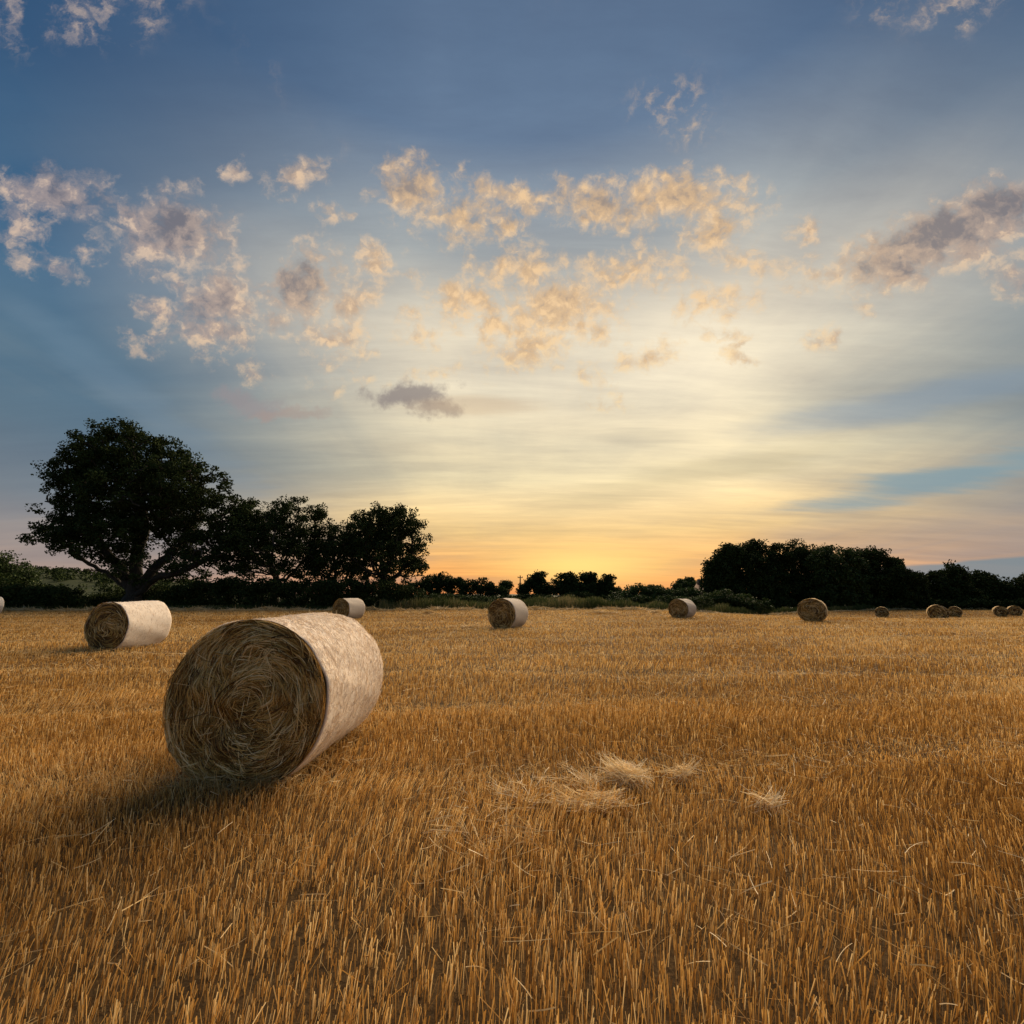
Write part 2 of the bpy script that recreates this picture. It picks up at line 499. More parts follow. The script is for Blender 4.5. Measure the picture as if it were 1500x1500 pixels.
def b_soil(t, out):
    g = tn(t, 'ShaderNodeNewGeometry')
    n = tn(t, 'ShaderNodeTexNoise', {'Vector': g.outputs['Position'], 'Scale': 30.0, 'Detail': 6.0, 'Roughness': 0.7})
    n2 = tn(t, 'ShaderNodeTexNoise', {'Vector': g.outputs['Position'], 'Scale': 0.35, 'Detail': 4.0})
    mpn = tn(t, 'ShaderNodeMapping', {0: g.outputs['Position'], 'Scale': (0.12, 1.1, 1), 'Rotation': (0, 0, 0.06)})
    n3 = tn(t, 'ShaderNodeTexNoise', {'Vector': mpn.outputs[0], 'Scale': 1.0, 'Detail': 5.0, 'Roughness': 0.6})
    a = tn(t, 'ShaderNodeMath', {0: n2.outputs[0], 1: 0.5, 2: n.outputs[0]}, operation='MULTIPLY_ADD')
    b = tn(t, 'ShaderNodeMath', {0: n3.outputs[0], 1: 0.6, 2: a.outputs[0]}, operation='MULTIPLY_ADD')
    f = tn(t, 'ShaderNodeMath', {0: b.outputs[0], 1: 0.48}, operation='MULTIPLY')
    col = tramp(t, f.outputs[0], [(0.36, (0.050, 0.032, 0.016)), (0.52, (0.12, 0.075, 0.032)), (0.70, (0.34, 0.22, 0.09))])
    bp = tn(t, 'ShaderNodeBump', {'Strength': 0.8, 'Distance': 0.04, 'Height': n.outputs[0]})
    p = tn(t, 'ShaderNodeBsdfPrincipled', {'Base Color': col, 'Roughness': 0.9, 'Specular IOR Level': 0.1, 'Normal': bp.outputs[0]})
    t.links.new(p.outputs[0], out.inputs[0])


M_soil = material('straw_littered_soil', b_soil)


def b_meadow(t, out):
    g = tn(t, 'ShaderNodeNewGeometry')
    n = tn(t, 'ShaderNodeTexNoise', {'Vector': g.outputs['Position'], 'Scale': 0.8, 'Detail': 6.0, 'Roughness': 0.7})
    n2 = tn(t, 'ShaderNodeTexNoise', {'Vector': g.outputs['Position'], 'Scale': 0.03, 'Detail': 3.0})
    a = tn(t, 'ShaderNodeMath', {0: n2.outputs[0], 1: n.outputs[0]}, operation='ADD')
    f = tn(t, 'ShaderNodeMath', {0: a.outputs[0], 1: 0.5}, operation='MULTIPLY')
    col = tramp(t, f.outputs[0], [(0.35, (0.026, 0.036, 0.014)), (0.65, (0.058, 0.068, 0.028))])
    p = tn(t, 'ShaderNodeBsdfPrincipled', {'Base Color': col, 'Roughness': 0.9, 'Specular IOR Level': 0.1})
    t.links.new(p.outputs[0], out.inputs[0])


M_meadow = material('rough_meadow', b_meadow)


def b_flat(t, out, c0, c1, scale):
    g = tn(t, 'ShaderNodeTexCoord')
    n = tn(t, 'ShaderNodeTexNoise', {'Vector': g.outputs['Object'], 'Scale': scale, 'Detail': 5.0})
    col = tramp(t, n.outputs[0], [(0.3, c0), (0.7, c1)])
    bp = tn(t, 'ShaderNodeBump', {'Strength': 0.3, 'Distance': 0.02, 'Height': n.outputs[0]})
    p = tn(t, 'ShaderNodeBsdfPrincipled', {'Base Color': col, 'Roughness': 0.85, 'Normal': bp.outputs[0]})
    t.links.new(p.outputs[0], out.inputs[0])


M_tile = material('roof_tile', b_flat, c0=(0.10, 0.065, 0.050), c1=(0.18, 0.12, 0.09), scale=3.0)
M_render = material('pale_render', b_flat, c0=(0.42, 0.36, 0.30), c1=(0.58, 0.50, 0.42), scale=2.0)
M_pole = material('weathered_pole', b_flat, c0=(0.06, 0.045, 0.035), c1=(0.12, 0.09, 0.07), scale=4.0)

# ------------------------------------------------------------------ ground and field
EDGE_PX = np.array([-400, 0, 600, 950, 1060, 1180, 1300, 1900.0])
EDGE_Y = np.array([40.0, 40.0, 41.0, 43.0, 50.0, 68.0, 78.0, 80.0])


def field_edge(slope):
    """distance of the field's far edge for a sideways slope x/y"""
    return np.interp(750 + np.asarray(slope) * F * 1.0, EDGE_PX, EDGE_Y)


# ground: one sheet to the horizon
gy = np.concatenate([np.linspace(-60, 20, 17), np.linspace(22, 60, 39), np.linspace(64, 140, 20), [180, 260, 400, 700, 1200, 2200, 4500]])
gx = np.concatenate([[-4500, -1500, -600, -250], np.linspace(-120, 0, 13), np.linspace(2, 44, 43), np.linspace(50, 140, 10), [250, 600, 1500, 4500]])
GX, GY = np.meshgrid(gx, gy)
GV = np.stack([GX, GY, ground_z(GX, GY)], -1).reshape(-1, 3)
nx, ny = len(gx), len(gy)
ii = (np.arange(ny - 1)[:, None] * nx + np.arange(nx - 1)[None]).ravel()
GF = np.stack([ii, ii + 1, ii + nx + 1, ii + nx], -1)
GV[:, 2] -= 0.02
tag(mesh_obj('ground', GV, GF, M_meadow, smooth=True), kind='structure')

# the stubble field's soil: a sheet over the ground as far as the hedges
rows = np.concatenate([np.linspace(-12, 8, 41), np.linspace(8.5, 40, 64)])
slopes = np.linspace(-1.9, 1.9, 153)
FV = []
rng = np.random.default_rng(3)
for k, yy in enumerate(np.linspace(0, 1, 110)):
    ye = field_edge(slopes) + 0.35 * np.sin(slopes * 37) + 0.25 * np.sin(slopes * 91 + 1)
    y = 0.3 + (ye - 0.3) * yy ** 1.9
    x = slopes * y
    FV.append(np.stack([x, y, ground_z(x, y) + 0.012 * np.sin(x * 2.1 + 0.7 * np.sin(y)) * np.sin(y * 1.7)], -1))
FV = np.array(FV)
na, nb = FV.shape[:2]
ii = (np.arange(na - 1)[:, None] * nb + np.arange(nb - 1)[None]).ravel()
FF = np.stack([ii, ii + 1, ii + nb + 1, ii + nb], -1)
tag(mesh_obj('field', FV.reshape(-1, 3), FF, M_soil, smooth=True), kind='structure')
# soil under and behind the camera
bw = [(-30, -30, -0.004), (30, -30, -0.004), (30, 6, -0.004), (-30, 6, -0.004)]
tag(mesh_obj('field_headland', bw, np.array([[0, 1, 2, 3]]), M_soil), kind='structure')
# the next stubble field, seen through the gap in the left hedge
p0, p1, p2, p3 = at(60, 889, 62), at(215, 889, 62), at(260, 880, 125), at(30, 880, 125)
bw = [(p[0], p[1], 0.03) for p in (p0, p1, p2, p3)]
tag(mesh_obj('far_field', bw, np.array([[0, 1, 2, 3]]), M_soil), kind='structure')

# ------------------------------------------------------------------ wooded hill far left
def ridge(px):
    return np.interp(px, [-700, -200, 0, 45, 60, 75, 100, 150, 215, 260, 300, 340, 420, 520],
                     [838, 832, 834, 830, 828, 832, 831, 838, 846, 846, 850, 858, 866, 872])


HY = 330.0
rng = np.random.default_rng(11)
ax = np.linspace(-700, 520, 140)
tv = np.linspace(0, 1, 26)
HV = []
for t_ in tv:
    y = 190 + 260 * t_
    top = np.array([at(p, ridge(p), HY)[2] for p in ax])
    prof = sstep(t_, 0.0, 0.55) * (1 - 0.8 * sstep(t_, 0.6, 1.0))
    x = np.array([at(p, 860, y)[0] for p in ax])
    HV.append(np.stack([x, np.full_like(x, y), (top - 3.0) * prof - 0.3], -1))
HV = np.array(HV)
na, nb = HV.shape[:2]
ii = (np.arange(na - 1)[:, None] * nb + np.arange(nb - 1)[None]).ravel()
tag(mesh_obj('hill', HV.reshape(-1, 3), np.stack([ii, ii + 1, ii + nb + 1, ii + nb], -1), M_meadow, smooth=True), kind='structure')


def leaf_quads(cen, size, rng, flat=0.0, aspect=0.62):
    """one folded leaf-like rhomb at every centre, randomly turned"""
    n = len(cen)
    a = rng.normal(size=(n, 3)); a[:, 2] *= (1 - flat)
    a /= np.linalg.norm(a, axis=1)[:, None]
    b = rng.normal(size=(n, 3))
    b = np.cross(a, b); b /= np.linalg.norm(b, axis=1)[:, None] + 1e-9
    s = (size * rng.uniform(0.65, 1.35, n))[:, None]
    w = s * aspect
    V = np.stack([cen - a * s * .5, cen + b * w * .5, cen + a * s * .5, cen - b * w * .5], 1)
    Q = np.arange(n * 4).reshape(n, 4)
    return V.reshape(-1, 3), Q


def clumps(centres, radii, per, rng):
    """points spread through many small rounded tufts, thicker at their skins"""
    n = len(centres)
    d = rng.normal(size=(n, per, 3)); d /= np.linalg.norm(d, axis=2)[..., None]
    r = rng.uniform(0.15, 1, (n, per, 1)) ** 0.5
    return (centres[:, None] + d * r * radii[:, None, None] * np.array([1, 1, .75])).reshape(-1, 3)


# woodland on the hill: reads as one mass
hp = HV[4:22].reshape(-1, 3)
hp = hp[rng.integers(0, len(hp), 1500)] + rng.normal(size=(1500, 3)) * np.array([4, 5, 0.3])
slope_px = hp[:, 0] / hp[:, 1] * F + 750
keep = (slope_px > -300) & (slope_px < 430) & (hp[:, 2] > -1)
band = (hp[:, 1] > 236) & (hp[:, 1] < 262) & (slope_px > 55) & (slope_px < 150)
hp = hp[keep & ~band]
cc = clumps(hp + np.array([0, 0, 1.2]), rng.uniform(1.8, 4.2, len(hp)), 60, rng)
V, Q = leaf_quads(cc, np.full(len(cc), 1.3), rng)
tag(mesh_obj('hill_wood', V, Q, M_leaf_dark, attr=np.repeat(rng.random(len(cc)), 4)),
    'distant woodland covering the low hill behind the oak', 'woodland', kind='stuff')

# ------------------------------------------------------------------ bales: where they lie
# name, X, Y, yaw (deg), diameter, length, label
BALES = [
    ('A', -2.12, 4.48, -3, 1.34, 1.32, 'large straw bale nearest the camera with its shaggy brown end facing us'),
    ('B', -10.81, 12.93, -9, 1.35, 1.30, 'pale wrapped straw bale on the left with its end and long side showing'),
    ('C', -0.17, 20.2, -27, 1.36, 1.30, 'straw bale alone in mid field in front of the tall verge grass'),
    ('D', -9.73, 27.1, -24, 1.30, 1.30, 'straw bale just behind the largest bale, in front of the dark hedge'),
    ('E', 10.69, 28.5, -42, 1.25, 1.30, 'straw bale in front of the gap left of the rounded wood'),
    ('F', 16.64, 25.15, -37, 1.33, 1.30, 'largest of the bales in front of the rounded wood, round end towards us'),
    ('G', at(1291.5, 895, 53)[0], 53.0, -40, 1.30, 1.25, 'small bale alone between the round-faced bale and the paired bales on the right'),
    ('H', at(1373, 895, 36.9)[0], 36.9, -40, 1.30, 1.25, 'nearer and larger bale of the overlapping pair below the gap in the right trees'),
    ('I', at(1398, 893, 54.5)[0], 54.5, -46, 1.30, 1.25, 'small bale peeping out behind the larger bale of the pair on the right'),
    ('J', at(1465, 895, 55)[0], 55.0, -40, 1.28, 1.25, 'left bale of the touching pair at the far right'),
    ('K', at(1486, 895, 57)[0], 57.0, -42, 1.28, 1.25, 'rightmost bale of all, half behind its neighbour'),
    ('L', -38.25, 33.0, -20, 1.36, 1.30, 'bale cut off by the left edge of the picture in front of the dark hedge'),
]


def in_bale(x, y, pad=0.0):
    m = np.zeros(len(x), bool)
    for (_, bx, by, yaw, D, L, _l) in BALES:
        a = math.radians(yaw)
        u = (x - bx) * math.cos(a) + (y - by) * math.sin(a)
        v = -(x - bx) * math.sin(a) + (y - by) * math.cos(a)
        m |= (np.abs(u) < D * 0.24 + pad) & (np.abs(v) < L / 2 + pad)
    return m


# ------------------------------------------------------------------ smooth random fields for the crop
def waves(seed, n, lo, hi, aniso=1.0):
    r = np.random.default_rng(seed)
    k = np.exp(r.uniform(math.log(lo), math.log(hi), n)); a = r.uniform(0, 2 * math.pi, n); p = r.uniform(0, 2 * math.pi, n)
    return k * np.cos(a) * aniso, k * np.sin(a), p


def fld(w, x, y):
    kx, ky, p = w
    s = np.zeros_like(x)
    for a, b, c in zip(kx, ky, p):
        s += np.sin(a * x + b * y + c)
    return s / math.sqrt(len(kx))


W_h, W_lx, W_ly, W_t = waves(1, 9, 0.8, 5), waves(2, 8, 0.7, 5), waves(3, 8, 0.7, 5), waves(4, 10, 0.25, 3, 0.5)
# wheel tracks and combing lines across the field: (offset, slope, half width)
TRACKS = [(4.05, 0.09, 0.30), (6.3, 0.10, 0.28), (8.7, -0.04, 0.30), (11.2, -0.03, 0.30), (14.9, 0.05, 0.4), (19.5, 0.02, 0.5), (24, 0.04, 0.6), (31, 0.0, 0.8)]


def track(x, y):
    m = np.zeros_like(x)
    for o, s, w in TRACKS:
        d = (y - (o + s * x + 0.12 * np.sin(x * 0.9 + o)))
        m = np.maximum(m, np.exp(-(d / w) ** 2))
    return m


def scatter(y0, y1, density, rng, row=0.0, pad=1.5):
    area = 0
    n = int(density * ((y1 ** 2 - y0 ** 2) * 1.2 + 2 * pad * (y1 - y0)))
    y = np.sqrt(rng.uniform(y0 ** 2, y1 ** 2, n))
    x = rng.uniform(-1, 1, n) * (1.2 * y + pad)
    if row > 0:                                      # drilled rows run away from the camera, a little askew
        a = math.radians(7)
        u = x * math.cos(a) + y * math.sin(a); v = -x * math.sin(a) + y * math.cos(a)
        u = np.round(u / row) * row + rng.normal(size=n) * row * 0.27
        v = v + rng.normal(size=n) * 0.01
        x = u * math.cos(a) - v * math.sin(a); y = u * math.sin(a) + v * math.cos(a)
    return x, y


LODGED = [(-1.0, 3.95, .75, .40), (.1, 3.3, .8, .28), (2.2, 3.5, 1.1, .25), (-3.6, 3.1, .7, .25), (3.0, 5.6, 1.6, .3), (-5.2, 6.6, 1.4, .35), (-6.5, 9.0, 2.2, .45), (2.5, 9.5, 2.5, .4), (7.0, 7.2, 1.8, .35)]


def stalks(y0, y1, rng):
    """cut stalks between two distances; thinner on the ground and a little wider far off, without a seam"""
    dens = lambda d: 820 * np.minimum(1, (6.0 / np.maximum(d, .5)) ** 1.45) * (1 + 2.7 * (1 - sstep(d, 3.0, 9.0)))
    dmax = float(dens(y0))
    x, y = scatter(y0, y1, dmax, rng, 0.115 if y1 <= 12 else 0.0)
    keep = rng.random(len(x)) < dens(y) / dmax
    x, y = x[keep], y[keep]
    edge = field_edge(x / np.maximum(y, 0.1))
    ok = (y < edge - 0.2) & ~in_bale(x, y, 0.02) & (y > 0.4)
    x, y = x[ok], y[ok]
    n = len(x)
    tr = track(x, y)
    # straw laid over by the baler's wheels, right of the nearest bale and across the foreground
    lodge = np.zeros(n)
    for (lx0, ly0, sx, sy) in LODGED:
        lodge = np.maximum(lodge, np.exp(-((x - lx0) / sx) ** 2 - ((y - ly0 - .12 * (x - lx0)) / sy) ** 2))
    lodge *= .6 + .4 * np.clip(fld(W_h, x * 1.5, y * 1.5), -1, 1)
    height = np.interp(y, [0, 5, 15, 40], [.096, .092, .086, .085])
    h = height * (1 + 0.14 * fld(W_h, x, y) + 0.24 * rng.normal(size=n)) * (1 - 0.36 * tr) * (1 + .35 * lodge)
    h = np.clip(h, height * 0.25, height * 1.7)
    lean = 0.09 + 0.12 * tr
    lx = 0.16 * fld(W_lx, x, y) * (0.6 + tr) + rng.normal(size=n) * lean * 1.3 + 0.05
    ly = 0.14 * fld(W_ly, x, y) * (0.6 + tr) + rng.normal(size=n) * lean * 1.3
    lx = lx + .75 * lodge * rng.uniform(.2, 1.2, n); ly = ly - .25 * lodge
    wild = rng.random(n) < 0.09
    lx = np.where(wild, lx + rng.normal(size=n) * .5, lx); ly = np.where(wild, ly + rng.normal(size=n) * .5, ly)
    w = (.0036 + .0025 * sstep(y, 3, 9)) * np.maximum(1, y / 6.0) ** .72 * rng.uniform(0.5, 1.35, n)
    base = np.stack([x, y, ground_z(x, y) - 0.01], -1)
    top = base + np.stack([lx * h, ly * h, h], -1)
    mid = (base + top) / 2 + rng.normal(size=(n, 3)) * np.array([.006, .006, 0])
    tint = np.clip(0.50 + 0.15 * fld(W_t, x, y) + 0.35 * rng.normal(size=n) + 0.18 * tr + .20 * lodge, 0, 1)
    ang = rng.uniform(0, 2 * math.pi, n)
    out = []
    near = y1 <= 6.0
    for turn in (0,):
        a = ang + turn
        side_ = np.stack([np.cos(a), np.sin(a), 0 * a], -1) * (w * .5)[:, None]
        lv = [(base, .9), (top, 1.0)]
        V = np.stack([p + s_ * q * side_ for p, q in lv for s_ in (-1, 1)], 1)
        m = V.shape[1]
        b0 = np.arange(n)[:, None] * m
        fc = [b0 + np.array([2 * k, 2 * k + 1, 2 * k + 3, 2 * k + 2]) for k in range(len(lv) - 1)]
        out.append((V.reshape(-1, 3), np.stack(fc, 1).reshape(-1, 4), np.repeat(tint, m)))
    return join(out)


def join(parts):
    VV, FFs, TT, o = [], [], [], 0
    for V, Q, T in parts:
        VV.append(V); FFs.append(Q + o); TT.append(T); o += len(V)
    return np.concatenate(VV), np.concatenate(FFs), np.concatenate(TT)


rng = np.random.default_rng(21)
parts = [stalks(*r_, rng) for r_ in ((1.0, 6.0), (6.0, 12.0), (12.0, 20.0), (20.0, 34.0), (34.0, 80.0))]
V, Q, T = join(parts)
tag(mesh_obj('stubble', V, Q, M_stubble, attr=T), 'golden brown cut stubble standing in rows over the whole field', 'stubble', kind='stuff')


# ------------------------------------------------------------------ loose straws
def straws(p, dirs, length, width, bend, rng, tint, seg=4):
    """curved flat straws; p (n,3) middle points, dirs (n,3)"""
    n = len(p)
    d = dirs / np.linalg.norm(dirs, axis=1)[:, None]
    r = rng.normal(size=(n, 3))
    side_ = np.cross(d, r); side_ /= np.linalg.norm(side_, axis=1)[:, None] + 1e-9
    up = np.cross(side_, d)
    t = np.linspace(-.5, .5, seg + 1)
    L = length[:, None, None]
    P = p[:, None] + d[:, None] * (t[None, :, None] * L) + up[:, None] * ((t ** 2)[None, :, None] * L * bend[:, None, None])
    off = side_[:, None] * (width[:, None, None] * .5)
    V = np.stack([P - off, P + off], 2).reshape(n, -1, 3)
    m = V.shape[1]
    b0 = np.arange(n)[:, None] * m
    faces = np.stack([b0 + np.array([2 * k, 2 * k + 1, 2 * k + 3, 2 * k + 2]) for k in range(seg)], 1).reshape(-1, 4)
    return V.reshape(-1, 3), faces, np.repeat(tint, m)


def litter(y0, y1, density, rng, lmin, lmax, w):
    x, y = scatter(y0, y1, density, rng)
    tr = track(x, y); cl = fld(W_t, x * 1.7 + 5, y * 1.7)
    ok = (rng.random(len(x)) < 0.25 + 0.5 * tr + 0.35 * (cl > 0.5)) & (y < field_edge(x / y) - .2) & ~in_bale(x, y, .05)
    x, y, tr = x[ok], y[ok], tr[ok]
    n = len(x)
    z = ground_z(x, y) + np.where(rng.random(n) < .5, rng.uniform(0.01, .06, n), rng.uniform(.05, .125, n)) * (1 - .4 * tr)
    d = rng.normal(size=(n, 3)) * np.array([1, 1, .28])
    return straws(np.stack([x, y, z], -1), d, rng.uniform(lmin, lmax, n), np.full(n, w) * rng.uniform(.6, 1.3, n), rng.uniform(-.35, .35, n), rng,
                  np.clip(rng.normal(.45, .25, n), 0, 1))


def tangle(n, rng):
    """matted loose straw dragged out in front, right of the nearest bale"""
    px = np.clip(rng.normal(950, 150, n), 640, 1350); py = np.clip(rng.normal(1215, 36, n), 1130, 1330) + 14 * np.sin(px * .021)
    d = np.array([pix_dir(a, b) for a, b in zip(px, py)]); t = CAM_H / -d[:, 2]
    x, y = d[:, 0] * t, d[:, 1] * t
    ok = (fld(W_t, x * 3 + 2, y * 3) > -.1) & ~in_bale(x, y, .1)
    x, y = x[ok], y[ok]; n = len(x)
    return straws(np.stack([x, y, rng.uniform(.03, .11, n)], -1), rng.normal(size=(n, 3)) * np.array([1, .8, .45]), rng.uniform(.06, .26, n), rng.uniform(.003, .0055, n),
                  rng.uniform(-.6, .6, n), rng, np.clip(rng.normal(.5, .32, n), 0, 1))


rng = np.random.default_rng(22)
V, Q, T = join([litter(1.0, 6.5, 200, rng, .05, .22, .0034), litter(6.5, 16, 90, rng, .08, .28, .005), litter(16, 40, 24, rng, .15, .5, .010), tangle(1900, rng)])
tag(mesh_obj('loose_straw_litter', V, Q, M_litter, attr=T), 'broken pale straws lying scattered among the stubble', 'straw', kind='stuff')


def heap(name, label, px, py, wpx, hgt, n, rng, group=None, lmax=.33, tint=.8, width=.0042, long=1.0):
    """a low heap of loose straw left on the stubble"""
    d = pix_dir(px, py); t = CAM_H / -d[2]
    for _ in range(4):                                # settle on the falling ground
        gz = float(ground_z(d[0] * t, d[1] * t)); t = (CAM_H - gz) / -d[2]
    x0, y0 = d[0] * t, d[1] * t
    rad = wpx / F * y0 * .5
    nc = max(4, n // 45)                              # a few combed locks thrown over each other
    cx, cy = rng.normal(size=nc) * rad * .48, rng.normal(size=nc) * rad * .48 * long
    ch = hgt * np.exp(-(cx ** 2 + (cy / long) ** 2) / (rad * .6) ** 2) * rng.uniform(.4, 1, nc)
    ca_ = rng.normal(.5, .8, nc); sl_ = rng.normal(size=nc) * .35
    li = rng.integers(0, nc, n)
    lx = cx[li] + rng.normal(size=n) * rad * .20; ly = cy[li] + rng.normal(size=n) * rad * .20 * long
    z = .05 + ch[li] * rng.uniform(.5, 1.1, n) + np.abs(rng.normal(size=n)) * .015
    aa = ca_[li] + rng.normal(size=n) * .45
    dd = np.stack([np.cos(aa), np.sin(aa), sl_[li] + rng.normal(size=n) * .22], -1)
    V, Q, T = straws(np.stack([lx, ly, z], -1), dd, rng.uniform(.3, 1, n) * lmax, width * rng.uniform(.7, 1.3, n), rng.uniform(-.5, .5, n), rng,
                     np.clip(rng.normal(tint, .22, n), 0, 1))
    V[:, 2] = np.maximum(V[:, 2], .004)
    o = mesh_obj(name, V, Q, M_litter, attr=T)
    o.location = (x0, y0, float(ground_z(x0, y0)))
    return tag(o, label, 'straw heap', group)


rng = np.random.default_rng(23)
HG = 'heaps of loose straw on the stubble'
heap('straw_heap', 'bright tuft of loose straw, highest of the heaps in the right foreground', 905, 1150, 80, .09, 520, rng, HG, long=1.3)
heap('straw_heap', 'flatter fan of loose straw just below the bright foreground tuft', 872, 1192, 90, .03, 220, rng, HG)
heap('straw_heap', 'small loose straw tuft right of the bright foreground tuft', 1010, 1148, 44, .07, 70, rng, HG)
heap('straw_heap', 'small pale straw wisp nearest the right foreground', 1116, 1190, 40, .06, 80, rng, HG)
heap('straw_heap', 'sparse straw wisps lying between the largest bale and the bright tuft', 770, 1175, 100, .03, 70, rng, HG)
heap('straw_heap', 'low straw heap left of the bale in mid field', 676, 920, 34, .10, 240, rng, HG, .5, .6, .014)
heap('straw_heap', 'brownish straw heap at the field edge below the dark trees', 628, 900, 34, .22, 260, rng, HG, .7, .3, .022)
heap('straw_heap', 'small straw heap at the field edge left of the bale by the gap', 962, 899, 22, .20, 160, rng, HG, .6, .6, .022)
heap('straw_heap', 'straw heap at the field edge in front of the reddish trees', 880, 899, 44, .18, 360, rng, HG, .7, .55, .022)

# the swath of straw left along the far edge of the field
n = 9000
px = rng.uniform(-150, 1600, n)
sl = (px - 750) / F
yy = field_edge(sl) - np.abs(rng.normal(size=n)) * .5
xx = sl * yy
zz = ground_z(xx, yy) + .03 + rng.random(n) * (.17 + .10 * np.sin(px * .05) + .08 * np.sin(px * .13))
V, Q, T = straws(np.stack([xx, yy, zz], -1), rng.normal(size=(n, 3)) * np.array([1, .6, .25]), rng.uniform(.25, .8, n), np.full(n, .024), rng.uniform(-.4, .4, n), rng,
                 np.clip(rng.normal(.6, .22, n), 0, 1), 3)
tag(mesh_obj('edge_swath', V, Q, M_litter, attr=T), 'thin pale line of loose straw along the far field edge', 'straw', kind='stuff')

# ------------------------------------------------------------------ round straw bales
def bale(key, X, Y, yaw, D, L, label, seed):
    rng = np.random.default_rng(seed)
    near = key == 'A'
    mid = key in 'BCDEF'
    R = D / 2
    root = empty('straw_bale', (X, Y, float(ground_z(X, Y)) - (0.035 if near else 0.01)), math.radians(yaw))
    tag(root, label, 'straw bale', 'round straw bales on the field')
    cz = R * (0.96 if near else rng.uniform(.86, .94))
    slack = .012 if near else rng.uniform(.014, .026)
    w1, w2 = waves(seed, 7, 1, 5), waves(seed + 1, 6, 2, 9)

    def skin(th, y, k=1.0):
        # a slightly slack roll that settles flat on the ground
        r = R * (1 + slack * fld(w1, np.cos(th) * 3, y * 1.5 + np.sin(th) * 3) + 0.004 * fld(w2, th * 3, y * 6)) * k
        z = cz + r * np.sin(th) * np.where(np.sin(th) > 0, 0.985, 1.0)
        x = r * np.cos(th) * 1.012
        z = np.where(z < 0.02, 0.02 + (z - 0.02) * 0.12, z)
        return x, z

    nt = 160 if near else (96 if mid else 48)
    ys = np.concatenate([[-L / 2 + .03, -L / 2 + .012, -L / 2 + .008], np.linspace(-L / 2 + .03, L / 2 - .03, 40 if near else 16), [L / 2 - .008, L / 2 - .012, L / 2 - .03]])
    ks = np.concatenate([[.955, .975, .992], np.ones(40 if near else 16), [.992, .975, .955]])
    th = np.linspace(0, 2 * math.pi, nt + 1)
    rings = []
    for y, k in zip(ys, ks):
        x, z = skin(th, np.full_like(th, y), k)
        rings.append(np.stack([x, np.full_like(x, y), z], -1))
    V = np.array(rings); na, nb = V.shape[:2]
    ii = (np.arange(na - 1)[:, None] * nb + np.arange(nb - 1)[None]).ravel()
    Q = np.stack([ii, ii + 1, ii + nb + 1, ii + nb], -1)
    wrap = mesh_obj('net_wrap', V.reshape(-1, 3), Q, M_wrap_straw if key in 'FGHIJK' else M_wrap_dull if key in 'CDE' else M_wrap, root, smooth=True)
    uv = wrap.data.uv_layers.new(name='wrap')
    uvv = np.stack([np.broadcast_to(th[None] * R, (na, nb)), np.broadcast_to(ys[:, None], (na, nb))], -1).reshape(-1, 2)
    uv.data.foreach_set('uv', uvv[Q.ravel()].astype(np.float32).ravel() + seed * 1.37)

    # the two straw ends
    for sgn in (-1, 1):
        rr = np.concatenate([np.linspace(0, .92, 14 if near else 8), [.97]])
        tt = np.linspace(0, 2 * math.pi, 61 if near else 37)[:-1]
        VV = []
        for q in rr:
            x, z = skin(tt, np.full_like(tt, sgn * L / 2), 1.0)
            x, z = x * q, cz + (z - cz) * q
            bulge = .045 * (1 - q ** 2) + .030 * fld(w2, x * 3, z * 3) * (1 - q ** 3) - (.03 if q > .95 else 0)
            VV.append(np.stack([x, sgn * (L / 2 + bulge), z], -1))
        VV = np.array(VV); a_, b_ = VV.shape[:2]
        base = (np.arange(a_ - 1)[:, None] * b_ + np.arange(b_)[None]).ravel()
        nxt = (np.arange(a_ - 1)[:, None] * b_ + (np.arange(b_)[None] + 1) % b_).ravel()
        QQ = np.stack([base, nxt, nxt + b_, base + b_], -1)
        P_list = [(VV.reshape(-1, 3), QQ, np.full(a_ * b_, .05))]
        n = (9500 if near else (900 if mid else 250)) if sgn < 0 else (600 if near or mid else 120)
        # straws wound round the axis, matted and folded towards the middle
        lock = np.arange(n) // (5 if near else 2)                  # straws lie in matted locks
        nl = lock.max() + 1
        q = np.clip(np.sqrt(rng.random(nl))[lock] + rng.normal(size=n) * .018, 0, 1) * .985
        a = rng.uniform(0, 2 * math.pi, nl)[lock] + rng.normal(size=n) * .03
        lk_dev, lk_tone, lk_lift, lk_cross = rng.normal(size=nl)[lock], rng.normal(size=nl)[lock], rng.random(nl)[lock], (rng.random(nl) < .30)[lock]
        seg = 7 if near else 4
        step = (.038 if near else .06) * rng.uniform(.5, 1.4, n)
        px_, pz_ = q * R * np.cos(a), q * R * np.sin(a)
        pts = []
        dev0 = (.8 * lk_dev + .5 * rng.normal(size=n)) * (.13 + .30 * np.exp(-(q / .45) ** 2))
        dev0 = np.where(lk_cross, (1.1 * lk_dev + .2 * rng.normal(size=n)) * (1 - .55 * q), dev0)
        flip = np.where((rng.random(nl) < .5)[lock], 1, -1)
        lift = (.65 * lk_lift ** 2 + .35 * rng.random(n) ** 2) * (.060 if near else .03)
        curl = rng.normal(size=nl)[lock] * .025 + rng.normal(size=n) * .015
        for k in range(seg + 1):
            pts.append(np.stack([px_, pz_], -1))
            ang = np.arctan2(pz_, px_) + math.pi / 2
            rad_ = np.hypot(px_, pz_) / R
            turb = 0.9 * fld(w1, px_ * 1.9, pz_ * 1.9) * np.exp(-(rad_ / .74) ** 4)
            ang = ang + dev0 + turb + curl * k
            px_ = px_ + np.cos(ang) * step * flip; pz_ = pz_ + np.sin(ang) * step * flip
            rad_ = np.hypot(px_, pz_)
            s = np.minimum(1, .985 * R / np.maximum(rad_, 1e-6)); px_ *= s; pz_ *= s
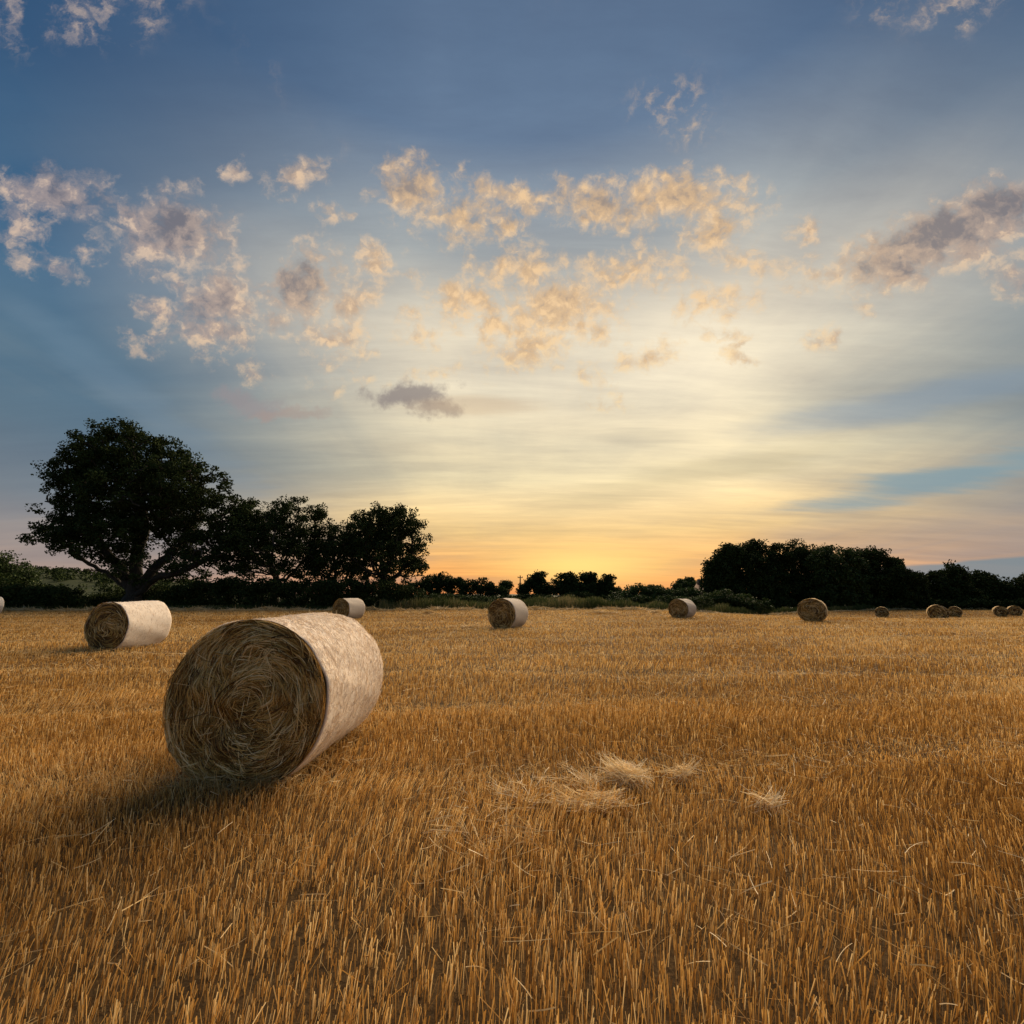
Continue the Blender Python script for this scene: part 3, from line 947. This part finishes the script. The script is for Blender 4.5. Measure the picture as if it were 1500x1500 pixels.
        P = np.array(pts).transpose(1, 0, 2)                      # n, seg+1, 2
        rr2 = np.hypot(P[..., 0], P[..., 1]) / R
        yb = .045 * (1 - rr2 ** 2) + .030 * fld(w2, P[..., 0] * 3, P[..., 1] * 3 + cz * 3) * (1 - rr2 ** 3)
        prof = np.sin(np.linspace(.25, math.pi - .25, seg + 1))[None]
        yy = L / 2 + yb + .003 + lift[:, None] * prof
        W = (rng.uniform(.0022, .0058, n) if near else rng.uniform(.007, .014, n) if mid else rng.uniform(.02, .035, n))
        T = np.gradient(P, axis=1); T /= np.linalg.norm(T, axis=2)[..., None] + 1e-9
        Nn = np.stack([-T[..., 1], T[..., 0]], -1)
        zz = lambda p: np.maximum(cz + p, .03)
        tilt = rng.normal(size=n)[:, None] * .5
        o1 = P + Nn * (W[:, None, None] * .5); o2 = P - Nn * (W[:, None, None] * .5)
        A = np.stack([o1[..., 0], sgn * (yy + tilt * W[:, None] * .5), zz(o1[..., 1])], -1)
        B = np.stack([o2[..., 0], sgn * (yy - tilt * W[:, None] * .5), zz(o2[..., 1])], -1)
        SV = np.stack([A, B], 2).reshape(n, -1, 3); m = SV.shape[1]
        b0 = np.arange(n)[:, None] * m
        SF = np.stack([b0 + np.array([2 * k, 2 * k + 1, 2 * k + 3, 2 * k + 2]) for k in range(seg)], 1).reshape(-1, 4)
        tone = np.clip(.40 + .14 * fld(w1, P[:, 0, 0] * 3, P[:, 0, 1] * 3) + .22 * lk_tone + .20 * rng.normal(size=n) + .25 * (lk_lift - .4), .02, 1)
        tone = np.where(rng.random(n) < .035, .97, tone)
        P_list.append((SV.reshape(-1, 3), SF, np.repeat(tone, m)))
        if near and sgn < 0:
            # straws that stick out of the end
            k = 130
            a = rng.uniform(0, 2 * math.pi, k); q = np.sqrt(rng.random(k)) * .85 * R
            p = np.stack([q * np.cos(a), np.full(k, -L / 2 - .075), cz + q * np.sin(a)], -1)
            d = rng.normal(size=(k, 3)) * np.array([1, .22, 1])
            P_list.append(straws(p, d, rng.uniform(.05, .20, k), np.full(k, .0042), rng.uniform(-.3, .3, k), rng, np.clip(rng.normal(.8, .15, k), 0, 1), 5))
        Vj, Qj, Tj = join(P_list)
        mesh_obj('straw_end', Vj, Qj, M_face, root, attr=Tj)

    # straws caught in the wrap
    n = 26000 if near else (1400 if mid else 0)
    if n and key in 'AB':
        th_ = rng.uniform(-.42 * math.pi, 1.42 * math.pi, n); y = rng.uniform(-L / 2 + .01, L / 2 - .01, n)
        x, z = skin(th_, y)
        tang = np.stack([-np.sin(th_), rng.normal(size=n) * .35 + .1, np.cos(th_)], -1)
        nor_ = np.stack([np.cos(th_), 0 * th_, np.sin(th_)], -1)
        loose = (rng.random(n) < .06)[:, None]
        d = tang + nor_ * (np.abs(rng.normal(size=n)) * .10)[:, None] + loose * nor_ * rng.uniform(.2, .7, n)[:, None]
        p = np.stack([x, y, z], -1) + nor_ * rng.uniform(.001, .005, n)[:, None]
        ln = rng.uniform(.015, .06, n) * (1 if near else 2.2)
        tone = np.clip(.52 + .17 * fld(w1, np.cos(th_) * 4, y * 4) + .2 * rng.normal(size=n), 0, 1)
        V, Q, T = straws(p, d, ln, np.full(n, .0022 if near else .0032), np.full(n, -.05), rng, tone, 2)
        ok = V[:, 2] > -.1
        tag(mesh_obj('wrap_fibres', V, Q, M_fuzz, root, attr=T), kind='stuff')
    if near:
        k = 46
        th_ = rng.uniform(.25 * math.pi, .8 * math.pi, k); y = rng.uniform(-L / 2, L / 2, k)
        x, z = skin(th_, y)
        nor_ = np.stack([np.cos(th_), 0 * th_, np.sin(th_)], -1)
        V, Q, T = straws(np.stack([x, y, z], -1) + nor_ * .01, nor_ + rng.normal(size=(k, 3)) * .7, rng.uniform(.03, .09, k), np.full(k, .003), rng.uniform(-.3, .3, k), rng, rng.uniform(.5, 1, k))
        tag(mesh_obj('loose_wisps', V, Q, M_litter, root, attr=T), kind='stuff')
        # trampled straw round the foot of the bale
        k = 700
        s = rng.uniform(-1, 1, k)
        onf = rng.random(k) < .5
        x = np.where(onf, s * R * .75, R * .42 + np.abs(rng.normal(size=k)) * .15)
        y = np.where(onf, -L / 2 - np.abs(rng.normal(size=k)) * .10, s * L / 2)
        d = rng.normal(size=(k, 3)) * np.array([1, 1, .5])
        V, Q, T = straws(np.stack([x, y, rng.uniform(.03, .15, k)], -1), d, rng.uniform(.08, .28, k), np.full(k, .0042), rng.uniform(-.4, .4, k), rng, np.clip(rng.normal(.3, .25, k), 0, 1))
        V[:, 2] = np.maximum(V[:, 2], .036)
        tag(mesh_obj('foot_straw', V, Q, M_litter, root, attr=T), kind='stuff')
    return root


for k, (key, X, Y, yaw, D, L, label) in enumerate(BALES):
    bale(key, X, Y, yaw, D, L, label, 100 + 7 * k)

# ------------------------------------------------------------------ trees, hedges and verge
def tube(paths, sides):
    """tapered tubes along polylines: list of (points (k,3), radii (k,))"""
    VV, FQ, o = [], [], 0
    for P, r in paths:
        P = np.asarray(P); k = len(P)
        T = np.gradient(P, axis=0); T /= np.linalg.norm(T, axis=1)[:, None] + 1e-9
        ref = np.where(np.abs(T[:, 2:3]) > .9, np.array([[1., 0, 0]]), np.array([[0, 0, 1.]]))
        A = np.cross(T, ref); A /= np.linalg.norm(A, axis=1)[:, None]
        B = np.cross(T, A)
        a = np.linspace(0, 2 * math.pi, sides + 1)[:-1]
        V = P[:, None] + (A[:, None] * np.cos(a)[None, :, None] + B[:, None] * np.sin(a)[None, :, None]) * np.asarray(r)[:, None, None]
        b = (np.arange(k - 1)[:, None] * sides + np.arange(sides)[None]).ravel()
        c = (np.arange(k - 1)[:, None] * sides + (np.arange(sides)[None] + 1) % sides).ravel()
        VV.append(V.reshape(-1, 3)); FQ.append(np.stack([b, c, c + sides, b + sides], -1) + o); o += k * sides
    return np.concatenate(VV), np.concatenate(FQ)


def tree(name, label, base_px, Y, lobes, trunk_r, n_attr, tufts, per, leaf, seed, mat=None, fork=0.25, group=None, cat='tree',
         kill=None, tuft_r=(.45, .95), step=None, depth=0.9, limbs=(), thin=None):
    """lobes: (px, py, rx, ry, dy) ovals of the crown as seen, dy metres nearer (-) or farther (+)"""
    rng = np.random.default_rng(seed)
    mat = mat or M_leaf_dark
    sc = Y / F
    bx = at(base_px, 870, Y)[0]
    gz = float(ground_z(bx, Y))
    root = empty(name, (bx, Y, gz))
    tag(root, label, cat, group)
    org = np.array([bx, Y, gz])
    L = []
    for (px, py, rx, ry, dy) in lobes:
        c = at(px, py, Y) - org; c[1] += dy
        L.append((c, rx * sc, ry * sc * .99, rx * sc * depth))
    vol = np.array([l[1] * l[2] * l[3] for l in L]); vol /= vol.sum()

    def sample(n, shell):
        li = rng.choice(len(L), n, p=vol)
        d = rng.normal(size=(n, 3)); d /= np.linalg.norm(d, axis=1)[:, None]
        r = rng.random(n) ** shell
        R_ = np.array([(l[1], l[3], l[2]) for l in L])[li]
        return np.array([l[0] for l in L])[li] + d * r[:, None] * R_
    attr = sample(n_attr, .38)
    attr = attr[attr[:, 2] > 0.4]
    lo = min(l[0][2] - l[2] for l in L)
    top = max(l[0][2] + l[2] for l in L)
    step = step or top / 22
    kill = kill or step * 1.5
    # trunk
    cen = np.average([l[0] for l in L], axis=0, weights=vol)
    th = max(top * fork, step * 2)
    if limbs:
        cen = cen * 0
    nodes = [np.array([0, 0, -.25])]; par = [-1]
    k = int(th / step) + 1
    for j in range(1, k + 1):
        t = j / k
        nodes.append(np.array([cen[0] * .18 * t * t, cen[1] * .1 * t, th * t])); par.append(len(nodes) - 2)
    for chain in limbs:                               # main limbs that leave the fork, as seen
        prev = len(nodes) - 1 if not chain[0] else chain[0]
        prev = min(prev, k)
        for (px, py, dy) in chain[1:]:
            e = at(px, py, Y) - org; e[1] += dy
            s0 = nodes[prev]; m_ = max(1, int(np.linalg.norm(e - s0) / step))
            for j in range(1, m_ + 1):
                nodes.append(s0 + (e - s0) * j / m_ + rng.normal(size=3) * .06); par.append(prev if j == 1 else len(nodes) - 2)
            prev = len(nodes) - 1
    nodes = np.array(nodes); par = list(par)
    nn = np.full(len(attr), 0); nd_ = np.full(len(attr), 1e9)

    def upd(lo_, hi_):
        if not len(attr):
            return
        D = np.linalg.norm(attr[:, None] - nodes[None, lo_:hi_], axis=2)
        j = D.argmin(1); dm = D[np.arange(len(attr)), j]
        b = dm < nd_
        nn[b] = j[b] + lo_; nd_[b] = dm[b]
    upd(0, len(nodes))
    for it in range(90):
        if len(attr) < 3:
            break
        d = attr - nodes[nn]; d /= np.linalg.norm(d, axis=1)[:, None] + 1e-9
        acc = np.zeros_like(nodes); np.add.at(acc, nn, d)
        src = np.unique(nn)
        a = acc[src]; a /= np.linalg.norm(a, axis=1)[:, None] + 1e-9
        a += rng.normal(size=a.shape) * .22 + np.array([0, 0, .04])
        a /= np.linalg.norm(a, axis=1)[:, None]
        new = nodes[src] + a * step
        o = len(nodes)
        nodes = np.concatenate([nodes, new]); par += list(src)
        upd(o, len(nodes))
        keep = nd_ > kill
        attr, nn, nd_ = attr[keep], nn[keep], nd_[keep]
        if len(nodes) > 5000:
            break
    N = len(nodes); par = np.array(par)
    # pipe-model thickness
    tips = np.ones(N); kids = [[] for _ in range(N)]
    for i in range(1, N):
        kids[par[i]].append(i)
    cnt = np.zeros(N)
    for i in range(N - 1, -1, -1):
        cnt[i] = max(1.0, sum(cnt[j] for j in kids[i]))
        if par[i] >= 0 and par[i] > i:
            pass
    rad = trunk_r * (cnt / cnt[1]) ** .46
    rad = np.maximum(rad, .012)
    rad[0] *= 1.45; rad[1] *= 1.12
    # polylines: follow the thickest child
    paths = []
    stack = [(0, None)]
    while stack:
        i, p = stack.pop()
        pts = [] if p is None else [nodes[p]]
        rr = [] if p is None else [min(rad[p], rad[i] * 1.25)]
        while True:
            pts.append(nodes[i]); rr.append(rad[i])
            if not kids[i]:
                break
            ks_ = sorted(kids[i], key=lambda j: -cnt[j])
            for j in ks_[1:]:
                stack.append((j, i))
            i = ks_[0]
        if len(pts) > 1:
            paths.append((pts, rr))
    big = [p for p in paths if p[1][0] > .07]; small = [p for p in paths if p[1][0] <= .07]
    V, Q = tube(big[:400] or paths[:1], 8)
    if small:
        V2, Q2 = tube(small[:2500], 3)
        Q = np.concatenate([Q, Q2 + len(V)]); V = np.concatenate([V, V2])
    mesh_obj('trunk', V, Q, M_bark, root, smooth=True)
    # foliage tufts on the outer twigs
    tw = np.where(cnt <= 3)[0]
    tw = tw[nodes[tw][:, 2] > max(lo * .85, .3)]
    if len(tw) == 0:
        tw = np.arange(N)
    src = nodes[rng.choice(tw, int(tufts * .62))] + rng.normal(size=(int(tufts * .62), 3)) * step * .45
    ex = sample(tufts - len(src), .42)
    cn = np.concatenate([src, ex])
    cn = cn[cn[:, 2] > .35]
    if thin:                                          # looser skirts where the sky shows between the boughs
        zt = at(base_px, thin[0], Y)[2] - gz
        cn = cn[(cn[:, 2] > zt) | (rng.random(len(cn)) < thin[1])]
    rds = rng.uniform(*tuft_r, len(cn))
    P = clumps(cn, rds, per, rng)
    V, Q = leaf_quads(P, np.full(len(P), leaf), rng)
    tone = np.clip(np.repeat(rng.normal(.45, .22, len(cn)), per) + rng.normal(size=len(P)) * .15, 0, 1)
    mesh_obj('crown', V, Q, mat, root, attr=np.repeat(tone, 4))
    return root


def bush(name, label, Y, lobes, tufts, per, leaf, seed, mat=None, group=None, cat='bush', tuft_r=(.3, .7), thick=1.2, base_px=None):
    """a hedge or shrub: leafy from the ground, with a few stems inside; lobes (px, py_top, rx)"""
    rng = np.random.default_rng(seed)
    mat = mat or M_leaf_mid
    sc = Y / F
    pxs = [l[0] for l in lobes]
    bx = at(base_px or float(np.mean(pxs)), 870, Y)[0]
    gz = float(ground_z(bx, Y))
    root = empty(name, (bx, Y, gz)); tag(root, label, cat, group)
    w = np.array([l[2] * max(1, 890 - l[1]) for l in lobes], float); w /= w.sum()
    li = rng.choice(len(lobes), tufts, p=w)
    c = np.zeros((tufts, 3))
    for j, (px, py, rx) in enumerate(lobes):
        m = li == j; k = m.sum()
        top = at(px, py, Y)
        hx = top[0] - bx; hz = max(top[2] - gz, .4)
        # leafy from the ground to a domed, uneven top
        u = rng.uniform(-1, 1, k)
        cap = hz
        zz = np.maximum(cap, .3) * (1 - .28 * u * u) * rng.random(k) ** .38
        low = rng.random(k) < .3
        zz = np.where(low, rng.uniform(.1, .9, k), zz)
        c[m] = np.stack([hx + u * rx * sc, rng.uniform(-1, 1, k) * min(rx * sc, 2.2) * thick * .6, zz], -1)
    c[:, 2] = np.maximum(c[:, 2], .15)
    P = clumps(c, rng.uniform(*tuft_r, tufts), per, rng)
    P[:, 2] = np.maximum(P[:, 2], .03)
    V, Q = leaf_quads(P, np.full(len(P), leaf), rng)
    tone = np.clip(np.repeat(rng.normal(.45, .22, tufts), per) + rng.normal(size=len(P)) * .15, 0, 1)
    mesh_obj('foliage', V, Q, mat, root, attr=np.repeat(tone, 4))
    paths = []
    for (px, py, rx) in lobes:
        top = at(px, py, Y); hx = top[0] - bx; hz = max(top[2] - gz, .4)
        for s in range(3):
            e = np.array([hx + rng.normal() * rx * sc * .35, rng.normal() * .4, hz * rng.uniform(.6, .85)])
            b = np.array([hx + rng.normal() * rx * sc * .12, rng.normal() * .2, -.1])
            m_ = (b + e) / 2 + rng.normal(size=3) * .12
            paths.append(([b, m_, e], [.05, .035, .012]))
    V, Q = tube(paths, 5)
    tag(mesh_obj('stems', V, Q, M_bark, root, smooth=True), kind='stuff')
    return root


# --- the big oak and its neighbours on the left
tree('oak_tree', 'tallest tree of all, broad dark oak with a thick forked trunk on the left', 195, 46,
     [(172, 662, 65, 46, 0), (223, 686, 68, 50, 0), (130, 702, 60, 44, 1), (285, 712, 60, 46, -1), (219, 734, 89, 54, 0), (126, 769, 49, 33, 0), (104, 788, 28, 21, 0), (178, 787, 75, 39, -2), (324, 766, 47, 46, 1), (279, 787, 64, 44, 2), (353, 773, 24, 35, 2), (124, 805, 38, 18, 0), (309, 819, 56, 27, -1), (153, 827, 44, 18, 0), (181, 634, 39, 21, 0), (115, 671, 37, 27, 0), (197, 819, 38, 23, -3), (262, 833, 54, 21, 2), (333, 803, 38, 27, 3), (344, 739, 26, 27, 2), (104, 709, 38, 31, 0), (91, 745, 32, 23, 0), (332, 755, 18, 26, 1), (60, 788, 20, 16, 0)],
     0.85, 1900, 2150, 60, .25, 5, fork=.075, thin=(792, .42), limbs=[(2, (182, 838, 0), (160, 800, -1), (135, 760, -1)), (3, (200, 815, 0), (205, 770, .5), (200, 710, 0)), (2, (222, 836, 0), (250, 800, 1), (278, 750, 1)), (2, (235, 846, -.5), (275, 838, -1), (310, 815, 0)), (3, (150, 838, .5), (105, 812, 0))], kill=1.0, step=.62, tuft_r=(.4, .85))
G3 = 'dark trees right of the oak'
tree('broadleaf_tree', 'dark tree next to the oak with upright shoots on its top', 405, 47.5,
     [(375, 770, 46, 34, 0), (430, 760, 46, 34, 0), (400, 800, 70, 36, 0), (350, 800, 38, 36, 0), (445, 800, 40, 36, 1), (435, 738, 16, 14, 0), (465, 752, 16, 12, 0), (375, 830, 60, 18, 0), (430, 832, 56, 20, 0)],
     .38, 800, 780, 55, .23, 6, fork=.10, thin=(812, .5), kill=.9, step=.5, group=G3, tuft_r=(.35, .8))
tree('broadleaf_tree', 'low dark tree between the shooty tree and the round right-hand tree', 492, 48.5,
     [(490, 785, 34, 28, 0), (500, 815, 48, 30, 0), (470, 825, 36, 22, 0), (498, 838, 48, 20, 0)],
     .28, 420, 420, 55, .23, 7, fork=.10, thin=(812, .5), kill=.9, step=.5, group=G3, tuft_r=(.35, .8))
tree('broadleaf_tree', 'dark round-headed tree at the right end of the oak group', 560, 47,
     [(570, 765, 46, 30, 0), (545, 785, 50, 36, 0), (595, 790, 36, 40, 0), (565, 815, 62, 32, 0), (612, 820, 22, 20, 0), (520, 810, 34, 30, 1), (575, 752, 24, 13, 0), (570, 838, 56, 18, 0)],
     .42, 800, 780, 55, .23, 8, fork=.10, thin=(812, .5), kill=.9, step=.5, group=G3, tuft_r=(.35, .8))
# hedge under them
GH = 'field hedges'
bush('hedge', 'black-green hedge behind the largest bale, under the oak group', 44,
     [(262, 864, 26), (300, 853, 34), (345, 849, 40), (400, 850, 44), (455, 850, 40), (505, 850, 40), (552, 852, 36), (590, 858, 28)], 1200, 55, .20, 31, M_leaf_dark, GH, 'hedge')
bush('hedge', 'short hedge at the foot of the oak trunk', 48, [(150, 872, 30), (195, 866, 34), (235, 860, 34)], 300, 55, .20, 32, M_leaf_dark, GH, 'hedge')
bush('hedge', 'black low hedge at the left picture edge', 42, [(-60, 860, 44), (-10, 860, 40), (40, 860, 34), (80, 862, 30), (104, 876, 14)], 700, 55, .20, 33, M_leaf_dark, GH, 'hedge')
tree('broadleaf_tree', 'green tree cut off by the left picture edge above the low hedge', -15, 52,
     [(-5, 832, 32, 26, 0), (25, 848, 28, 24, 0), (-45, 838, 50, 40, 0), (38, 862, 18, 16, 0)], .25, 300, 330, 55, .24, 34, M_leaf_mid, fork=.2, kill=.9, step=.5)

# --- middle distance, by the sunset
bush('thicket', 'long dark thicket between the oak group and the small lone tree', 88,
     [(612, 854, 22), (633, 843, 14), (650, 840, 12), (668, 848, 16), (690, 852, 16), (711, 848, 10), (728, 861, 14)], 420, 55, .38, 41, M_leaf_dark, None, 'thicket', (.5, 1.1))
GM = 'small trees in front of the sunset'
tree('small_tree', 'tiny lone tree just left of the utility pole', 741, 92, [(741, 858, 8, 6, 0)], .12, 90, 70, 40, .36, 42, fork=.3, group=GM, step=.5, kill=.8)
tree('small_tree', 'loose rounded tree right of the utility pole', 786, 90, [(788, 845, 12, 9, 0), (780, 858, 18, 9, 0), (796, 864, 16, 10, 0), (766, 866, 10, 8, 0)], .18, 260, 260, 45, .36, 43, fork=.15, group=GM, step=.5, kill=.8)
tree('small_tree', 'left one of the paired reddish trees before the setting sun', 832, 88, [(832, 847, 17, 10, 0), (820, 862, 16, 10, 0), (840, 866, 22, 14, 0)], .2, 280, 300, 45, .36, 44, fork=.15, group=GM, step=.5, kill=.8)
tree('small_tree', 'right one of the paired reddish trees before the setting sun', 862, 89, [(861, 846, 13, 9, 0), (870, 862, 18, 14, 0), (880, 872, 16, 12, 0)], .2, 260, 280, 45, .36, 45, fork=.15, group=GM, step=.5, kill=.8)
tree('small_tree', 'slim open tree at the right of the sunset', 892, 88, [(892, 847, 9, 6, 0), (889, 858, 11, 7, 0), (897, 866, 12, 8, 0)], .12, 160, 130, 40, .36, 46, fork=.2, group=GM, step=.5, kill=.8)
bush('thicket', 'low dark thicket under the small sunset trees', 84, [(745, 877, 22), (778, 874, 22), (812, 878, 24), (848, 871, 22), (880, 876, 22)], 330, 50, .38, 47, M_leaf_dark, None, 'thicket', (.5, 1.0))
bush('thicket', 'green scrub right of the sunset trees', 72, [(910, 868, 20), (935, 858, 22), (960, 860, 22), (985, 864, 20), (1008, 864, 18)], 420, 50, .32, 48, M_leaf_mid, None, 'thicket', (.45, 1.0))
tree('broadleaf_tree', 'hazy rounded far tree left of the rounded wood', 1010, 120, [(1010, 858, 20, 10, 0), (1000, 866, 18, 8, 0)], .3, 160, 200, 45, .5, 49, M_leaf_mid, fork=.3, step=.8, kill=1.2, tuft_r=(.7, 1.4))
bush('thicket', 'leafy bushes at the foot of the rounded wood, right of the bale by the gap', 58, [(1036, 872, 14), (1060, 866, 20), (1085, 872, 18), (1046, 880, 18), (1105, 880, 20)], 330, 50, .24, 50, M_leaf_mid, None, 'thicket')

bush('scrub', 'dull green scrub along the field edge under the oak group end', 47.5, [(px_, 874 + 3 * math.sin(px_ * .7), 14) for px_ in range(585, 725, 17)], 420, 45, .16, 51, M_leaf_mid, None, 'scrub', (.2, .45))
bush('scrub', 'green scrub along the field edge between the mid-field bale and the bale by the gap', 49, [(px_, 876 + 3 * math.sin(px_ * .5), 15) for px_ in (782, 800, 838, 872, 905, 922, 940, 958, 976, 1000, 1025)], 460, 45, .16, 52, M_leaf_mid, None, 'scrub', (.2, .45))

# --- the rounded wood on the right: trees standing close
GW = 'trees of the rounded wood'
WOOD = [
    ('left-hand edge tree of the rounded wood with open twiggy outline', 1058, 80, [(1055, 832, 24, 18, 0), (1050, 848, 26, 18, 0), (1072, 815, 26, 18, 0), (1065, 870, 30, 22, 0)]),
    ('tall tree left of the middle of the rounded wood', 1105, 82, [(1105, 812, 34, 22, 0), (1098, 835, 42, 30, 0), (1105, 865, 46, 32, 0)]),
    ('highest domed tree in the middle of the rounded wood', 1165, 84, [(1165, 815, 44, 24, 0), (1165, 840, 50, 34, 0), (1160, 868, 50, 30, 0)]),
    ('green front tree right of the middle of the rounded wood', 1220, 80, [(1218, 820, 42, 24, 0), (1225, 845, 44, 32, 0), (1222, 872, 46, 28, 0)]),
    ('flat-layered tree on the right shoulder of the rounded wood', 1275, 82, [(1270, 812, 24, 9, 0), (1300, 823, 26, 7, 0), (1282, 842, 40, 18, 0), (1285, 868, 44, 30, 0)]),
    ('low sloping tree at the right end of the rounded wood', 1325, 80, [(1322, 852, 26, 16, 0), (1330, 870, 24, 24, 0)]),
]
for k, (lab, bpx, Y, lob) in enumerate(WOOD):
    tree('woodland_tree', lab, bpx, Y, lob, .32, 420, 560, 60, .38, 60 + k, [M_leaf_dark, M_leaf_dark, M_leaf_dark, M_leaf_mid, M_leaf_dark, M_leaf_dark][k],
         fork=.12, group=GW, step=.75, kill=1.3, tuft_r=(.6, 1.25), depth=.7)
GR = 'trees at the far right'
tree('broadleaf_tree', 'dark spreading tree just right of the gap on the far right', 1392, 82, [(1392, 842, 26, 13, 0), (1385, 862, 34, 18, 0), (1400, 878, 36, 20, 0)], .3, 360, 460, 60, .38, 71, fork=.12, group=GR, step=.7, kill=1.2, tuft_r=(.6, 1.2), depth=.7)
tree('broadleaf_tree', 'pointed dark tree second from the right edge', 1442, 84, [(1440, 852, 24, 14, 0), (1445, 872, 34, 22, 0)], .3, 300, 400, 60, .38, 72, fork=.12, group=GR, step=.7, kill=1.2, tuft_r=(.6, 1.2), depth=.7)
tree('broadleaf_tree', 'dark tree cut off by the right picture edge', 1492, 82, [(1480, 866, 24, 16, 0), (1505, 862, 26, 20, 0), (1540, 862, 40, 26, 0)], .3, 320, 460, 60, .38, 73, fork=.12, group=GR, step=.7, kill=1.2, tuft_r=(.6, 1.2), depth=.7)
bush('hedge', 'dark undergrowth along the foot of the right-hand trees', 79,
     [(px_, 880 - 2 * math.sin(px_), 30) for px_ in range(1130, 1620, 34)], 620, 50, .34, 74, M_leaf_dark, GH, 'hedge', (.4, .8))

# --- verge of tall grass and weeds
rng = np.random.default_rng(81)


def verge(name, label, px0, px1, Y0, Y1, n, hmin, hmax, tint, tvar, wdt):
    px = rng.uniform(px0, px1, n)
    sl = (px - 750) / F
    e = field_edge(sl)
    y = e + Y0 + (Y1 - Y0) * rng.random(n)
    x = sl * y
    pn = fld(waves(5, 12, .3, 3.5), x, y)
    h = rng.uniform(hmin, hmax, n) * (1 + .28 * pn)
    d = np.stack([rng.normal(size=n) * .16 + .04, rng.normal(size=n) * .16, np.ones(n)], -1)
    tone = np.clip(tint + .28 * fld(waves(6, 10, .3, 4), x, y) + tvar * rng.normal(size=n), 0, 1)
    V, Q, T = straws(np.stack([x, y, ground_z(x, y) + h * .48], -1), d, h, np.full(n, wdt) * rng.uniform(.6, 1.4, n), rng.uniform(-.25, .25, n), rng, tone, 2)
    tag(mesh_obj(name, V, Q, M_grass, attr=T), label, 'grass', kind='stuff')


verge('verge_grass', 'tall pale and green weeds along the field edge below the sunset', 560, 1060, .25, 7, 26000, .4, 1.0, .40, .24, .03)
verge('ditch_grass', 'short dark grass at the foot of the hedge on the left', -250, 600, .2, 3, 15000, .15, .45, .22, .15, .03)
verge('wood_edge_grass', 'dull green grass along the foot of the right-hand trees', 1060, 1700, .1, 3, 14000, .3, .8, .25, .15, .05)

# --- utility pole beyond the thicket
def box(cx, cy, cz_, sx, sy, sz):
    v = np.array([[i, j, k] for k in (-.5, .5) for j in (-.5, .5) for i in (-.5, .5)]) * np.array([sx, sy, sz]) + np.array([cx, cy, cz_])
    f = np.array([[0, 2, 3, 1], [4, 5, 7, 6], [0, 1, 5, 4], [2, 6, 7, 3], [0, 4, 6, 2], [1, 3, 7, 5]])
    return v, f


pt = at(762, 843, 95)
pole = empty('utility_pole', (pt[0], 95, 0)); tag(pole, 'thin wooden utility pole standing among the small sunset trees', 'utility pole')
H = pt[2]
V, Q = tube([([[0, 0, -.5], [0, 0, H * .5], [0, 0, H]], [.17, .15, .12])], 10)
mesh_obj('post', V, Q, M_pole, pole, smooth=True)
v, f = box(0, .14, H - .45, 1.1, .12, .14); mesh_obj('crossarm', v, f, M_pole, pole)
for s in (-.45, .45):
    V, Q = tube([([[s, .14, H - .38], [s, .14, H - .26], [s, .14, H - .16]], [.05, .07, .03])], 8)
    mesh_obj('insulator', V, Q, M_pole, pole, smooth=True)

# --- farm cottage half hidden at the left of the wood
g = at(1024, 880, 100)
cot = empty('cottage', (g[0] + 3.2, 100, float(ground_z(g[0], 100))), math.radians(24))
tag(cot, 'small cottage with pale gable half hidden left of the rounded wood', 'cottage')
w2, l2, eh, rh = 2.3, 4.2, 2.4, 4.9
v = np.array([[-w2, -l2, 0], [w2, -l2, 0], [w2, -l2, eh], [0, -l2, rh], [-w2, -l2, eh], [-w2, l2, 0], [w2, l2, 0], [w2, l2, eh], [0, l2, rh], [-w2, l2, eh]])
mesh_obj('wall', v, [np.array([[0, 1, 2, 3, 4], [9, 8, 7, 6, 5]]), np.array([[0, 4, 9, 5], [1, 6, 7, 2]])], M_render, cot)
t_ = .14
for s in (-1, 1):
    e = np.array([[s * (w2 + .3), -l2 - .2, eh - .30], [0, -l2 - .2, rh + .02], [0, l2 + .2, rh + .02], [s * (w2 + .3), l2 + .2, eh - .30]])
    up = e + np.array([s * .05, 0, t_])
    roof = mesh_obj('roof', np.concatenate([e, up]), np.array([[0, 1, 2, 3], [7, 6, 5, 4], [0, 4, 5, 1], [1, 5, 6, 2], [2, 6, 7, 3], [3, 7, 4, 0]]), M_tile, cot)
v, f = box(0, l2 - .6, rh + .45, .7, .7, 1.3); mesh_obj('chimney', v, f, M_tile, roof)
for yy_ in (-1.8, 1.4):
    v, f = box(-w2 - .02, yy_, 1.35, .06, .9, 1.0); mesh_obj('window', v, f, M_pole, cot)
